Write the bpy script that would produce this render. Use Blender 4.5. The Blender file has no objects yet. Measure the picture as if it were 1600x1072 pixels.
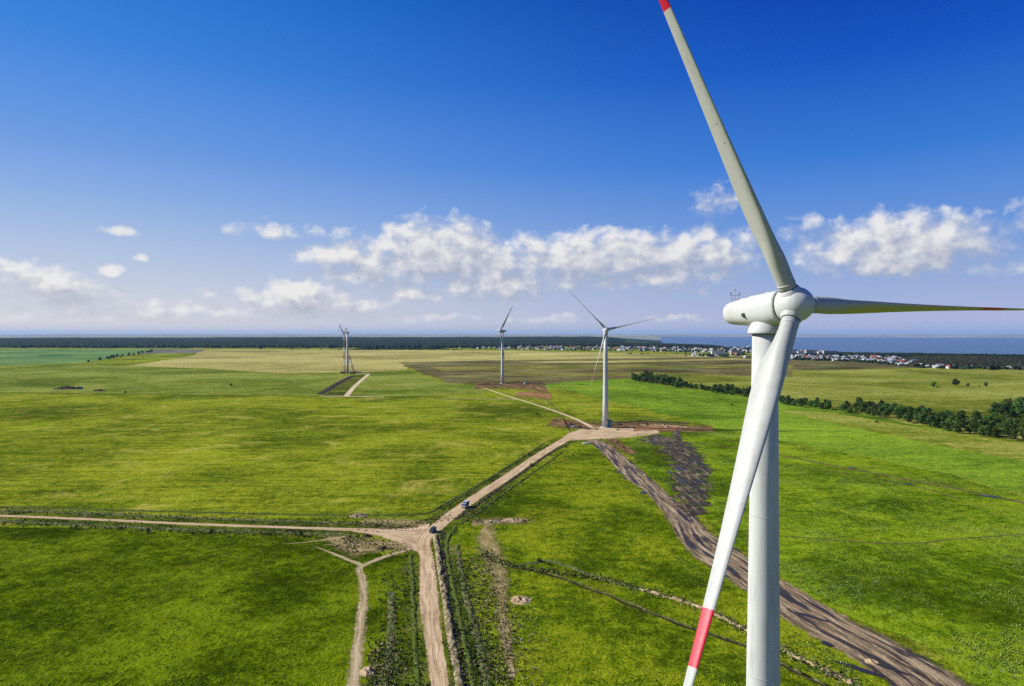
import bpy, bmesh, math, random
import numpy as np
from mathutils import Vector, Matrix, noise as mnoise
random.seed(7); RNG = np.random.default_rng(7)
S = bpy.context.scene
COL = S.collection
R = math.radians

# ------------------------------------------------------------------ camera geometry (a drone 83 m up)
CAM_H = 83.0; PITCH = R(0.86); LENS = 24.0; F = 1600 * LENS / 36.0
CP, SP = math.cos(PITCH), math.sin(PITCH)
def G(px, py, z=0.0):
    """ground point seen at a photo pixel"""
    a = (px - 800) / F; b = (536 - py) / F
    d = (a, CP + b * SP, -SP + b * CP)
    t = (z - CAM_H) / d[2]
    return (a * t, d[1] * t)
def azel(px, py):
    a = math.atan((px - 800) / F)
    return math.degrees(a), math.degrees(math.atan((520 - py) / F * math.cos(a)))

# ------------------------------------------------------------------ helpers
def tag(o, label=None, cat=None, group=None, kind=None):
    if label: o['label'] = label
    if cat: o['category'] = cat
    if group: o['group'] = group
    if kind: o['kind'] = kind
    return o
def empty(name, loc, label=None, cat=None, group=None):
    o = bpy.data.objects.new(name, None); COL.objects.link(o); o.location = loc
    o.empty_display_size = 0.5
    return tag(o, label, cat, group)
def link(name, me, parent=None):
    o = bpy.data.objects.new(name, me); COL.objects.link(o)
    if parent is not None: o.parent = parent
    return o
def np_mesh(name, V, Fq, mats, mi=None, smooth=False, uv=None, col=None):
    me = bpy.data.meshes.new(name)
    V = np.asarray(V, dtype=np.float32); Fq = np.asarray(Fq, dtype=np.int32)
    n, k = Fq.shape
    me.vertices.add(len(V)); me.vertices.foreach_set('co', V.ravel())
    me.loops.add(n * k); me.loops.foreach_set('vertex_index', Fq.ravel())
    me.polygons.add(n); me.polygons.foreach_set('loop_start', np.arange(0, n * k, k, dtype=np.int32))
    me.polygons.foreach_set('loop_total', np.full(n, k, dtype=np.int32))
    for m in mats: me.materials.append(m)
    if mi is not None: me.polygons.foreach_set('material_index', np.asarray(mi, dtype=np.int32))
    if smooth: me.polygons.foreach_set('use_smooth', np.ones(n, dtype=bool))
    me.update(calc_edges=True)
    if uv is not None:
        l = me.uv_layers.new(name='UVMap')
        l.data.foreach_set('uv', np.asarray(uv, dtype=np.float32)[Fq.ravel()].ravel())
    if col is not None:      # per-vertex tint
        a = me.color_attributes.new('tint', 'FLOAT_COLOR', 'POINT')
        c = np.ones((len(V), 4), dtype=np.float32); c[:, :3] = col
        a.data.foreach_set('color', c.ravel())
    return me
class MB:
    """collects faces, builds ONE mesh"""
    def __init__(s): s.v = []; s.f = []; s.m = []; s.sm = []
    def add(s, vs, fs, mi=0, smooth=False):
        b = len(s.v); s.v += [tuple(v) for v in vs]
        for f in fs: s.f.append(tuple(i + b for i in f)); s.m.append(mi); s.sm.append(smooth)
    def box(s, c, sz, mi=0, M=None, top=None):
        x, y, z = sz[0] / 2, sz[1] / 2, sz[2] / 2
        tx, ty = top or (1, 1)
        vs = [Vector((i * x * (tx if k > 0 else 1), j * y * (ty if k > 0 else 1), k * z)) for k in (-1, 1) for j in (-1, 1) for i in (-1, 1)]
        vs = [Vector(c) + (M @ v if M else v) for v in vs]
        s.add(vs, [(0, 2, 3, 1), (4, 5, 7, 6), (0, 1, 5, 4), (2, 6, 7, 3), (0, 4, 6, 2), (1, 3, 7, 5)], mi)
    def rings(s, rings, mi=0, cap=True, smooth=True, mis=None):
        n = len(rings[0]); b = len(s.v)
        for r in rings: s.v += [tuple(p) for p in r]
        for i in range(len(rings) - 1):
            for j in range(n):
                k = (j + 1) % n
                s.f.append((b + i * n + j, b + i * n + k, b + (i + 1) * n + k, b + (i + 1) * n + j))
                s.m.append(mis[i] if mis else mi); s.sm.append(smooth)
        if cap:
            s.f.append(tuple(b + j for j in reversed(range(n)))); s.m.append(mis[0] if mis else mi); s.sm.append(False)
            e = b + (len(rings) - 1) * n
            s.f.append(tuple(e + j for j in range(n))); s.m.append(mis[-1] if mis else mi); s.sm.append(False)
    def tube(s, p0, p1, r0, r1=None, n=8, mi=0, smooth=True):
        r1 = r0 if r1 is None else r1
        p0, p1 = Vector(p0), Vector(p1); d = (p1 - p0).normalized()
        a = d.orthogonal().normalized(); b = d.cross(a)
        ring = lambda p, r: [p + (a * math.cos(t) + b * math.sin(t)) * r for t in [2 * math.pi * i / n for i in range(n)]]
        s.rings([ring(p0, r0), ring(p1, r1)], mi, True, smooth)
    def lathe(s, o, ax, prof, n=48, mi=0, cap=True, mis=None):
        ax = Vector(ax).normalized(); a = ax.orthogonal().normalized(); b = ax.cross(a); o = Vector(o)
        s.rings([[o + ax * h + (a * math.cos(2 * math.pi * i / n) + b * math.sin(2 * math.pi * i / n)) * r for i in range(n)] for h, r in prof], mi, cap, True, mis)
    def build(s, name, mats, parent=None):
        me = bpy.data.meshes.new(name); me.from_pydata(s.v, [], s.f)
        if not isinstance(mats, (list, tuple)): mats = [mats]
        for m in mats: me.materials.append(m)
        me.polygons.foreach_set('material_index', s.m); me.polygons.foreach_set('use_smooth', s.sm)
        me.update()
        bm = bmesh.new(); bm.from_mesh(me); bmesh.ops.recalc_face_normals(bm, faces=bm.faces); bm.to_mesh(me); bm.free()
        return link(name, me, parent)

# ------------------------------------------------------------------ materials
class NT:
    def __init__(s, tree): s.t = tree; s.l = tree.links
    def n(s, typ, **kw):
        nd = s.t.nodes.new(typ)
        for k, v in kw.items(): setattr(nd, k, v)
        return nd
    def put(s, sock, v):
        if hasattr(v, 'is_output') or isinstance(v, bpy.types.NodeSocket): s.l.new(v, sock)
        else: sock.default_value = v
    def math(s, op, a, b=None, c=None, clamp=False):
        nd = s.n('ShaderNodeMath', operation=op, use_clamp=clamp)
        s.put(nd.inputs[0], a)
        if b is not None: s.put(nd.inputs[1], b)
        if c is not None: s.put(nd.inputs[2], c)
        return nd.outputs[0]
    def vmath(s, op, a, b=None):
        nd = s.n('ShaderNodeVectorMath', operation=op); s.put(nd.inputs[0], a)
        if b is not None: s.put(nd.inputs[1], b)
        return nd.outputs[0]
    def noise(s, vec, scale, detail=3.0, rough=0.55, dist=0.0, lac=2.0):
        nd = s.n('ShaderNodeTexNoise'); s.put(nd.inputs['Vector'], vec)
        nd.inputs['Scale'].default_value = scale; nd.inputs['Detail'].default_value = detail
        nd.inputs['Roughness'].default_value = rough; nd.inputs['Distortion'].default_value = dist
        return nd.outputs['Fac']
    def ramp(s, fac, stops, interp='LINEAR'):
        nd = s.n('ShaderNodeValToRGB'); e = nd.color_ramp.elements; nd.color_ramp.interpolation = interp
        while len(e) < len(stops): e.new(0.5)
        for el, (p, c) in zip(e, stops):
            el.position = p; el.color = (c[0], c[1], c[2], 1) if not isinstance(c, (int, float)) else (c, c, c, 1)
        s.put(nd.inputs[0], fac); return nd.outputs[0]
    def mix(s, fac, a, b, mode='MIX'):
        nd = s.n('ShaderNodeMix', data_type='RGBA', blend_type=mode)
        s.put(nd.inputs[0], fac)
        for sk, v in ((nd.inputs[6], a), (nd.inputs[7], b)):
            if isinstance(v, (tuple, list)): sk.default_value = (*v[:3], 1)
            else: s.l.new(v, sk)
        return nd.outputs[2]
    def sstep(s, v, lo, hi):
        nd = s.n('ShaderNodeMapRange', interpolation_type='SMOOTHSTEP'); s.put(nd.inputs[0], v)
        nd.inputs[1].default_value = lo; nd.inputs[2].default_value = hi
        return nd.outputs[0]
def mat(name):
    m = bpy.data.materials.new(name); m.use_nodes = True; t = m.node_tree
    b = t.nodes['Principled BSDF']; return m, NT(t), b, t.nodes['Material Output']
def set_spec(b, v): b.inputs['Specular IOR Level'].default_value = v
def bump(T, b, h, strength, dist):
    nd = T.n('ShaderNodeBump'); nd.inputs['Strength'].default_value = strength; nd.inputs['Distance'].default_value = dist
    T.put(nd.inputs['Height'], h); T.l.new(nd.outputs[0], b.inputs['Normal'])
def wpos(T): return T.n('ShaderNodeNewGeometry').outputs['Position']
def edge_alpha(T, b, out, pos, keep=0.8, soft=0.12, scale=0.5, amp=0.7):
    """ragged borders for ribbons: the uv goes 0..1 across"""
    uv = T.n('ShaderNodeUVMap').outputs[0]
    sx = T.n('ShaderNodeSeparateXYZ'); T.l.new(uv, sx.inputs[0])
    e = T.math('ABSOLUTE', T.math('MULTIPLY_ADD', sx.outputs[0], 2.0, -1.0))
    nz = T.noise(pos, scale, 4, 0.65)
    v = T.math('ADD', e, T.math('MULTIPLY', T.math('SUBTRACT', nz, 0.5), amp))
    a = T.sstep(v, keep - soft, keep + soft)
    tr = T.n('ShaderNodeBsdfTransparent'); mx = T.n('ShaderNodeMixShader')
    T.l.new(a, mx.inputs[0]); T.l.new(b.outputs[0], mx.inputs[1]); T.l.new(tr.outputs[0], mx.inputs[2])
    T.l.new(mx.outputs[0], out.inputs[0])
    return sx

GAIN = 1.42
def grass(name, dark, mid, light, dry=(0.30, 0.27, 0.09), dry_amt=0.25, weeds=0.0, patch=1 / 110, alpha=False, streak=0.0, ang=0.0, lines=None):
    dark, mid, light, dry = [[c[0] * GAIN, c[1] * GAIN, c[2] * GAIN * (.4 if c[2] < .04 else .75)] for c in (dark, mid, light, dry)]
    m, T, b, out = mat(name); p = wpos(T)
    n1 = T.noise(p, patch, 4, 0.55, 0.6)
    n2 = T.noise(p, 1 / 16, 6, 0.68, 0.4)
    n3 = T.noise(p, 0.9, 4, 0.7)
    n3b = T.noise(p, 0.28, 3, 0.6)
    n2b = T.noise(p, 1 / 5, 4, 0.62)
    f = T.math('MULTIPLY_ADD', n1, 0.56, -.08); f = T.math('MULTIPLY_ADD', n2, 0.34, f); f = T.math('MULTIPLY_ADD', n2b, 0.24, f); f = T.math('MULTIPLY_ADD', n3b, 0.30, f); f = T.math('MULTIPLY_ADD', n3, 0.46, f)
    if streak:
        mp = T.n('ShaderNodeMapping'); T.l.new(p, mp.inputs[0]); mp.inputs['Rotation'].default_value = (0, 0, ang); mp.inputs['Scale'].default_value = (1 / 90, 1 / 5, 1)
        ns = T.noise(mp.outputs[0], 1.0, 4, 0.6); f = T.math('MULTIPLY_ADD', T.math('SUBTRACT', ns, 0.5), streak, f)
    f = T.math('MULTIPLY', f, 0.782)
    c = T.ramp(f, [(0.555, [x * 0.55 for x in dark]), (0.63, dark), (0.68, mid), (0.735, light), (0.82, [min(1, x * 1.3) for x in light])])
    if lines:       # tramlines left by the tractor
        la, lsp, lam = lines
        mp = T.n('ShaderNodeMapping'); T.l.new(p, mp.inputs[0]); mp.inputs['Rotation'].default_value = (0, 0, la)
        sl = T.n('ShaderNodeSeparateXYZ'); T.l.new(mp.outputs[0], sl.inputs[0])
        ph = T.math('MULTIPLY_ADD', T.noise(p, 1 / 60, 2, .5), 1.1, T.math('MULTIPLY', sl.outputs[1], 1 / lsp))
        tr = T.math('ABSOLUTE', T.math('SUBTRACT', T.math('FRACT', ph), .5))
        tl = T.math('MULTIPLY', T.math('SUBTRACT', 1.0, T.sstep(tr, .02, .09)), T.sstep(T.noise(p, 1 / 45, 3, .6), .42, .62))
        c = T.mix(T.math('MULTIPLY', tl, lam), c, [x * .55 for x in dark])
    if dry_amt:
        nd = T.noise(p, 1 / 38, 5, 0.7, 0.8)
        a = T.math('MULTIPLY', T.sstep(nd, 0.52, 0.72), dry_amt * 2)
        a = T.math('MULTIPLY', a, T.math('ADD', 0.35, n3b), clamp=True)
        c = T.mix(a, c, dry)
    if weeds:
        w1 = T.sstep(T.noise(p, 1 / 30, 4, 0.6, 0.5), 0.48, 0.66)
        w2 = T.sstep(T.noise(p, 0.62, 2, 0.6), 0.53, 0.66)
        c = T.mix(T.math('MULTIPLY', T.math('MULTIPLY', w1, w2), weeds), c, (0.20, 0.27, 0.13))
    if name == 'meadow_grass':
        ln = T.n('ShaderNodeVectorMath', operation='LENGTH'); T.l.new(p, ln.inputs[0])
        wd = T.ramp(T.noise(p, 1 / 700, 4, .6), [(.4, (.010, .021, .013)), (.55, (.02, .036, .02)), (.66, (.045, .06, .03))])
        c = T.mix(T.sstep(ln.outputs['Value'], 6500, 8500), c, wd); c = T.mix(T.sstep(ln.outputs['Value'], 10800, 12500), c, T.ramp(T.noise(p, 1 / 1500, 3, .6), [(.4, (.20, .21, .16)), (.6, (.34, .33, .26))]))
    T.l.new(c, b.inputs['Base Color']); b.inputs['Roughness'].default_value = 0.95; set_spec(b, 0.0)
    hb = T.math('MULTIPLY_ADD', n3b, 1.2, n3)
    bump(T, b, hb, 0.8, 0.8)
    if alpha: edge_alpha(T, b, out, p, 0.72, 0.16, 0.09, 0.9)
    return m

def dirt(name, a, bcol, c, ruts=8.0, rut_amt=0.5, keep=0.82, soft=0.1, scale=0.45, amp=0.6, wet=None, grit=1.0):
    a, bcol, c = [(x[0] * 1.42, x[1] * 1.31, x[2] * 1.10) for x in (a, bcol, c)]
    m, T, b, out = mat(name); p = wpos(T)
    sx = edge_alpha(T, b, out, p, keep, soft, scale, amp)
    uvs = T.n('ShaderNodeCombineXYZ'); T.l.new(T.math('MULTIPLY', sx.outputs[0], ruts), uvs.inputs[0]); T.l.new(T.math('MULTIPLY', sx.outputs[1], 1 / 22), uvs.inputs[1])
    warp = T.noise(p, 1 / 14, 3, 0.5)
    sh = T.n('ShaderNodeCombineXYZ'); T.l.new(T.math('MULTIPLY', warp, 2.2), sh.inputs[0])
    rv = T.noise(T.vmath('ADD', uvs.outputs[0], sh.outputs[0]), 1.0, 5, 0.62)
    fine = T.noise(p, 1.1, 5, 0.7); big = T.noise(p, 1 / 9, 4, 0.6)
    f = T.math('MULTIPLY', rv, rut_amt); f = T.math('MULTIPLY_ADD', fine, 0.32 * grit, f); f = T.math('MULTIPLY_ADD', big, 0.68 - rut_amt * 0.5, f)
    lo = 0.5 * (rut_amt + 0.32 * grit + 0.68 - rut_amt * 0.5)
    col = T.ramp(f, [(lo - 0.17, a), (lo, bcol), (lo + 0.15, c)])
    if wet:
        wv = T.noise(T.vmath('ADD', T.vmath('MULTIPLY', uvs.outputs[0], (0.55, 0.8, 1)), (7.3, 2.2, 0)), 1.0, 4, 0.6)
        wf = T.sstep(wv, 0.51, 0.57)
        col = T.mix(T.math('MULTIPLY', wf, 0.9), col, wet)
        rg = T.math('MULTIPLY_ADD', wf, -0.45, 0.93); T.l.new(rg, b.inputs['Roughness'])
    else: b.inputs['Roughness'].default_value = 0.93
    T.l.new(col, b.inputs['Base Color']); set_spec(b, 0.2 if wet else 0.0)
    bump(T, b, T.math('MULTIPLY_ADD', rv, 1.5, fine), 0.6, 0.35)
    return m

def soil(name, a, bcol, c, green=None, gthr=0.55):
    m, T, b, out = mat(name); p = wpos(T)
    f = T.math('MULTIPLY_ADD', T.noise(p, 1.6, 5, 0.75), 0.7, T.math('MULTIPLY', T.noise(p, 0.3, 3, 0.6), 0.3))
    col = T.ramp(f, [(0.34, a), (0.5, bcol), (0.66, c)])
    if green:
        col = T.mix(T.sstep(T.noise(p, 0.42, 5, 0.72), gthr - 0.05, gthr + 0.06), col, green)
    T.l.new(col, b.inputs['Base Color']); b.inputs['Roughness'].default_value = 0.95; set_spec(b, 0.1)
    bump(T, b, T.noise(p, 1.4, 4, 0.7), 0.9, 0.4)
    return m
def paint(name, c, rough=0.4, spec=0.4, dirt_c=None, dirt_amt=0.25, metal=0.0):
    m, T, b, out = mat(name)
    oc = T.n('ShaderNodeTexCoord').outputs['Object']
    mp = T.n('ShaderNodeMapping'); T.l.new(oc, mp.inputs[0]); mp.inputs['Scale'].default_value = (1, 1, 0.16)
    n = T.noise(mp.outputs[0], 0.9, 6, 0.65)
    dc = dirt_c or [x * 0.82 for x in c]
    col = T.mix(T.math('MULTIPLY', T.sstep(n, 0.45, 0.75), dirt_amt), c, dc)
    T.l.new(col, b.inputs['Base Color']); b.inputs['Metallic'].default_value = metal
    T.l.new(T.math('MULTIPLY_ADD', T.noise(oc, 1.5, 3, 0.5), 0.15, rough - 0.07), b.inputs['Roughness']); set_spec(b, spec)
    return m
def tint_mat(name, rough=0.9, spec=0.08, trans=0.0):
    """colour from each leaf's own tint, for foliage"""
    m, T, b, out = mat(name)
    a = T.n('ShaderNodeAttribute', attribute_name='tint')
    oi = T.n('ShaderNodeObjectInfo')
    hs = T.n('ShaderNodeHueSaturation'); T.l.new(a.outputs['Color'], hs.inputs['Color'])
    T.l.new(T.math('MULTIPLY_ADD', oi.outputs['Random'], 0.07, 0.46), hs.inputs['Hue'])
    T.l.new(T.math('MULTIPLY_ADD', oi.outputs['Random'], 0.8, 0.75), hs.inputs['Value'])
    T.l.new(hs.outputs[0], b.inputs['Base Color']); b.inputs['Roughness'].default_value = rough; set_spec(b, spec)
    return m

WHITE = paint('turbine_white', (0.53, 0.54, 0.525), 0.45, 0.2, (0.37, 0.38, 0.335), 0.7)
BLADE_W = paint('blade_white', (0.39, 0.40, 0.375), 0.42, 0.25, (0.30, 0.31, 0.265), 0.6)
RED = paint('band_red', (0.50, 0.006, 0.035), 0.42, 0.3, (0.4, 0.008, 0.03), 0.3)
DARK = paint('seal_dark', (0.03, 0.032, 0.035), 0.6, 0.2)
GREY = paint('steel_grey', (0.28, 0.29, 0.30), 0.5, 0.4)
SEAM = paint('flange_grey', (0.45, 0.46, 0.45), 0.5, 0.3)
TEAL = paint('teal_metal', (0.035, 0.16, 0.16), 0.5, 0.3, (0.03, 0.1, 0.1), 0.4)
CONC = paint('pale_concrete', (0.48, 0.46, 0.42), 0.9, 0.1)

# ------------------------------------------------------------------ wind turbines
PITCH_DEG = -10
def blade_rings(R0, scale, chord_dir, rad_dir, twist_sign, n=28):
    """stations along the blade; chord_dir is where the leading edge points at the tip"""
    L = 54.0 * scale
    st = [(1.7, 2.26, 1.0), (3.0, 2.26, 1.0), (4.2, 2.3, .94), (5.6, 2.55, .8), (7.2, 3.05, .62), (9.0, 3.6, .47), (11.0, 3.88, .38), (13.5, 3.85, .32), (17, 3.55, .27),
          (21, 3.12, .24), (26, 2.63, .21), (31, 2.2, .2), (36, 1.84, .19), (40.1, 1.58, .18), (43.2, 1.40, .18), (46.4, 1.26, .18), (49, 1.1, .17), (51, .95, .17), (52.6, .72, .17), (53.6, .42, .17), (54, .1, .2)]
    rings = []
    side = rad_dir.cross(chord_dir).normalized()
    for r, c, t in st:
        k = max(0.0, min(1.0, (r - 3) / 7)); round_ = 1 - k * k * (3 - 2 * k)
        tw = R(11) * max(0.0, 1 - (r - 4) / 40) ** 1.5 * twist_sign
        cd = chord_dir * math.cos(tw) + side * math.sin(tw); sd = rad_dir.cross(cd)
        o = rad_dir * (r * scale)
        ring = []
        for i in range(n):
            a = 2 * math.pi * i / n
            # airfoil: x from leading (+) to trailing (-)
            xc = (1 - math.cos(a)) / 2            # 0 = LE .. 1 = TE
            yt = 5 * t * (0.2969 * math.sqrt(xc) - 0.126 * xc - 0.3516 * xc ** 2 + 0.2843 * xc ** 3 - 0.1015 * xc ** 4)
            sg = 1 if a <= math.pi else -1
            xa, ya = (0.32 - xc) * c, sg * yt * c * (1.0 if sg > 0 else 0.75)
            xr, yr = math.cos(a) * c / 2, math.sin(a) * c / 2
            x = xa * (1 - round_) + xr * round_; y = ya * (1 - round_) + yr * round_
            ring.append(o + (cd * x + sd * y) * scale)
        rings.append(ring)
    return rings, st

def turbine(base, hub_z, psi, tilt, roll, cone, overhang, label, group=None, r_top=1.65, r_bot=2.62, rotor=True, detail=True, nac_mat=None, scale=1.0, pitch=0.0):
    root = empty('wind_turbine' if rotor else 'unfinished_wind_turbine', (base[0], base[1], 0.0), label, 'wind turbine', group)
    a = Vector((math.cos(psi) * math.cos(tilt), math.sin(psi) * math.cos(tilt), math.sin(tilt)))
    h = Vector((-math.sin(psi), math.cos(psi), 0))
    u = a.cross(h)
    if u.z < 0: u = -u
    hub = Vector((0, 0, hub_z)) + 0 * a
    az = hub_z - a.z * overhang            # height of the shaft above the tower
    hub = Vector((0, 0, az)) + a * overhang
    ztop = az - 3.05
    def rt(z): return r_bot + (r_top - r_bot) * z / ztop
    mb = MB()
    mb.lathe((0, 0, 0), (0, 0, 1), [(0.0, rt(0)), (ztop * .25, rt(ztop * .25)), (ztop * .5, rt(ztop * .5)), (ztop * .75, rt(ztop * .75)), (ztop + 0.8, rt(ztop))], 72)
    tower = mb.build('tower', WHITE, root)
    for z in ([15.5, 36.0, 58.0, ztop - .9] if detail else [22, 52]):
        m2 = MB(); rr = rt(z)
        m2.lathe((0, 0, z), (0, 0, 1), [(-.05, rr - .04), (-.05, rr + .007), (.05, rr + .007), (.05, rr - .04)], 72, cap=False)
        m2.build('flange', SEAM, tower)
    # door at the foot, on the side towards the camera
    dm = MB(); dm.box((0.2, -rt(1.5) - .01, 2.4), (0.95, .16, 2.2)); dm.build('door', GREY, tower)
    # nacelle
    nm = MB(); rings = []
    bk = -a
    prof = [(-overhang + 1.78, 2.08, 2.12, -.05), (-overhang + 2.1, 2.2, 2.26, -.05), (-1.6, 2.2, 2.26, -.04), (0, 2.18, 2.2, -.02), (1.5, 2.13, 2.1, .02), (3.0, 2.06, 1.95, .08), (4.3, 2.0, 1.80, .14), (5.2, 1.92, 1.68, .18), (5.8, 1.80, 1.54, .2), (6.2, 1.58, 1.33, .2), (6.45, 1.25, 1.05, .2), (6.55, .8, .68, .2)]
    for s_, w, hh, up in prof:
        ring = []
        for i in range(40):
            t = 2 * math.pi * i / 40; c_, s2 = math.cos(t), math.sin(t); e = 2 / 2.5
            x = math.copysign(abs(c_) ** e, c_) * w; y = math.copysign(abs(s2) ** e, s2) * hh
            ring.append(Vector((0, 0, az)) + bk * s_ + h * x + u * (y + up))
        rings.append(ring)
    nm.rings(rings)
    nac = nm.build('nacelle', nac_mat or WHITE, root)
    sk = MB()
    sk.lathe((0, 0, az), (0, 0, 1), [(-3.30, 1.75), (-3.30, 2.22), (-3.22, 2.27), (-3.0, 2.26), (-2.6, 2.16), (-2.1, 1.95), (-1.6, 1.62), (-1.15, 1.2), (-.8, .7)], 56)
    sk.build('yaw_skirt', WHITE, nac)
    if detail:
        sk = MB(); sk.lathe((0, 0, az), (0, 0, 1), [(-3.36, 1.6), (-3.36, 1.9), (-3.3, 1.9), (-3.3, 1.6)], 48, cap=False); sk.build('yaw_seal', DARK, nac)
        side = -h if (-h).y < 0 else h                # the flank turned to the camera
        def flank(s_, up_): return Vector((0, 0, az)) + bk * s_ + side * 2.06 + u * up_
        M = Matrix((bk, u, side)).transposed()
        for q, z_ in (((2.0, -.5), (.50, .46, .3)), ((1.8, -.85), (.22, .2, .3))):
            vm = MB(); vm.box(flank(*q), z_, 0, M); vm.build('vent', DARK, nac)
        for q in range(5):
            vm = MB(); vm.box(flank(-.6 - .42 * q, -.02), (.12, .1, .26), 0, M); vm.build('bolt', GREY, nac)
        # roof panel seams and a hatch
        hm = MB(); hm.box(Vector((0, 0, az)) + bk * 1.4 + u * 2.1, (1.5, .12, 1.2), 0, M); hm.build('roof_hatch', SEAM, nac)
        for q, up_, z_ in ((3.4, 1.99, (.9, .14, .9)), (-.9, 2.19, (.5, .14, .8))):
            hm = MB(); hm.box(Vector((0, 0, az)) + bk * q + u * up_, z_, 0, M); hm.build('roof_vent', SEAM, nac)
        for q in (-1, 1):
            rm = MB()
            for k in range(7):
                p = Vector((0, 0, az)) + bk * (-.8 + k * .85) + h * (.95 * q) + u * (2.02 - .05 * k)
                rm.tube(p, p + u * .42, .025, n=6)
                if k: rm.tube(pp + u * .42, p + u * .42, .025, n=6)
                pp = p
            rm.build('roof_rail', GREY, nac)
        wm = MB()
        b0 = Vector((0, 0, az)) + bk * 5.2 + u * 1.8
        for q in (-.7, 0.0, .7):
            wm.tube(b0 + h * q, b0 + h * q + u * (1.35 if q else 1.75), .035, n=6)
        wm.tube(b0 - h * .9 + u * .95, b0 + h * .9 + u * .95, .03, n=6); wm.tube(b0 - h * .7 + u * .45, b0 + h * .7 + u * .45, .025, n=6)
        for q in (-.9, .9):
            p = b0 + h * q + u * 1.2; wm.tube(b0 + h * q + u * .95, p, .03, n=6); wm.box(p + u * .08, (.22, .2, .22), 0, M)
        wm.box(b0 + u * 1.8, (.3, .16, .2), 0, M)
        wm.build('weather_mast', GREY, nac)
    if not rotor:
        return root
    # dark gap, hub
    gm = MB(); gm.lathe(hub, a, [(-1.86, 1.7), (-1.84, 2.06), (-1.50, 2.06), (-1.48, 1.7)], 56); gm.build('gap_seal', DARK, nac)
    hm = MB()
    hm.lathe(hub, a, [(-1.52, 1.8), (-1.52, 2.16), (-1.40, 2.2), (-.8, 2.3), (0, 2.34), (.7, 2.24), (1.3, 1.98), (1.8, 1.58), (2.2, 1.08), (2.42, .6), (2.5, .1)], 64)
    hubo = hm.build('hub', WHITE, root)
    for k in range(3):
        th = roll + k * 2 * math.pi / 3
        d = ((u * math.cos(th) + h * math.sin(th)) * math.cos(cone) + a * math.sin(cone)).normalized()
        sm = MB(); sm.lathe(hub, d, [(1.0, 1.62), (1.9, 1.44), (2.26, 1.27), (2.36, 1.22)], 48); sm.build('blade_socket', WHITE, hubo)
        cm = MB(); cm.lathe(hub, d, [(2.3, 1.0), (2.3, 1.17), (2.44, 1.17), (2.44, 1.0)], 48); cm.build('root_seal', DARK, hubo)
        c0 = (a - d * a.dot(d)).normalized(); c0 = Matrix.Rotation(pitch, 3, d) @ c0            # feathered: leading edge into the wind
        rings, st = blade_rings(0, scale, c0, d, -1)
        mis = [1 if (40.0 <= st[i][0] < 46.3 or False) else 0 for i in range(len(st) - 1)]
        bm_ = MB(); bm_.rings([[hub + p for p in r] for r in rings], mis=mis)
        bl = bm_.build('blade', [BLADE_W, RED], root)
        rm = MB(); rm.lathe(hub, d, [(2.95, 1.05), (2.95, 1.16), (3.2, 1.16), (3.2, 1.05)], 48, cap=False); rm.build('root_band', SEAM, bl)
        if detail:
            sdv = d.cross(c0)
            for r_ in (23.0, 25.6):
                lm = MB(); lm.tube(hub + d * r_ + sdv * -.33, hub + d * r_ + sdv * .3, .07, n=8); lm.build('drain_fitting', GREY, bl)
    return root

T1 = turbine((34.70, 93.62), 86.70, R(-61.7), R(6.14), R(-29.87), R(2.66), 4.89, pitch=R(PITCH_DEG), label='huge white wind turbine close by with red bands on its blades')
Z2 = G(946, 668); T2 = turbine(Z2, 85.6, R(-88), R(5), R(-43.2), R(-1), 4.6, 'smaller white wind turbine standing on the churned pad with the teal cabin at its foot', scale=.94)
Z3 = G(785, 600); T3 = turbine(Z3, 86.3, R(213), R(5), R(38), R(-1), 4.6, 'distant white wind turbine at the far end of the pale track', scale=.94)
Z4 = G(543, 583); T4 = turbine(Z4, 84.0, R(-20), R(2), 0, 0, 4.6, 'far bare white turbine tower without blades beside the red crane', rotor=False, detail=False, nac_mat=GREY)
# ------------------------------------------------------------------ ground and far terrain
def smooth(a, b, x):
    t = np.clip((x - a) / (b - a), 0, 1); return t * t * (3 - 2 * t)
def terrain(x, y):
    r = np.hypot(x, y); az = np.degrees(np.arctan2(x, np.maximum(y, 1e-6))); az = np.where(y <= 0, -90, az)
    r0 = 5200 - 2300 * smooth(13, 20, az); drop = smooth(r0, r0 + 900, r) * smooth(7.0, 15, az)
    bank = smooth(21000, 24000, r)
    z = -62 * drop * (1 - bank) + bank * (6 + 9 * np.sin(az * .9) + 6 * np.sin(az * 2.3 + 1))
    z = z + smooth(4200, 7200, r) * (1 - smooth(9000, 12000, r)) * smooth(11, 5, az) * (6 + 5 * np.sin(az * .35 + 1.0) + 3 * np.sin(az * 1.1))
    z = z + smooth(3700, 5200, r) * np.exp(-((az - 6.0) / 4.5) ** 2) * 12 * (1 - smooth(9000, 12000, r))
    return z
na = 361; rr = np.concatenate([[1, 60, 140], np.arange(200, 3400, 200), np.geomspace(3400, 45000, 70)])
azs = np.concatenate([np.linspace(-180, -56, 40)[:-1], np.linspace(-56, 56, 260), np.linspace(56, 180, 40)[1:]])
A, RR = np.meshgrid(np.radians(azs), rr)
X, Y = RR * np.sin(A), RR * np.cos(A); Zt = terrain(X, Y)
V = np.stack([X, Y, Zt], -1).reshape(-1, 3); nc = len(azs)
i, j = np.meshgrid(np.arange(len(rr) - 1), np.arange(nc - 1), indexing='ij'); i, j = i.ravel(), j.ravel()
Fq = np.stack([i * nc + j, i * nc + j + 1, (i + 1) * nc + j + 1, (i + 1) * nc + j], -1)[:, ::-1]
M_MEADOW = grass('meadow_grass', (0.062, 0.088, 0.008), (0.116, 0.146, 0.014), (0.18, 0.2, 0.026), (0.30, 0.265, 0.06), 0.5, patch=1 / 130, streak=.32, ang=R(8), lines=(R(-9), 17, .55))
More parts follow.
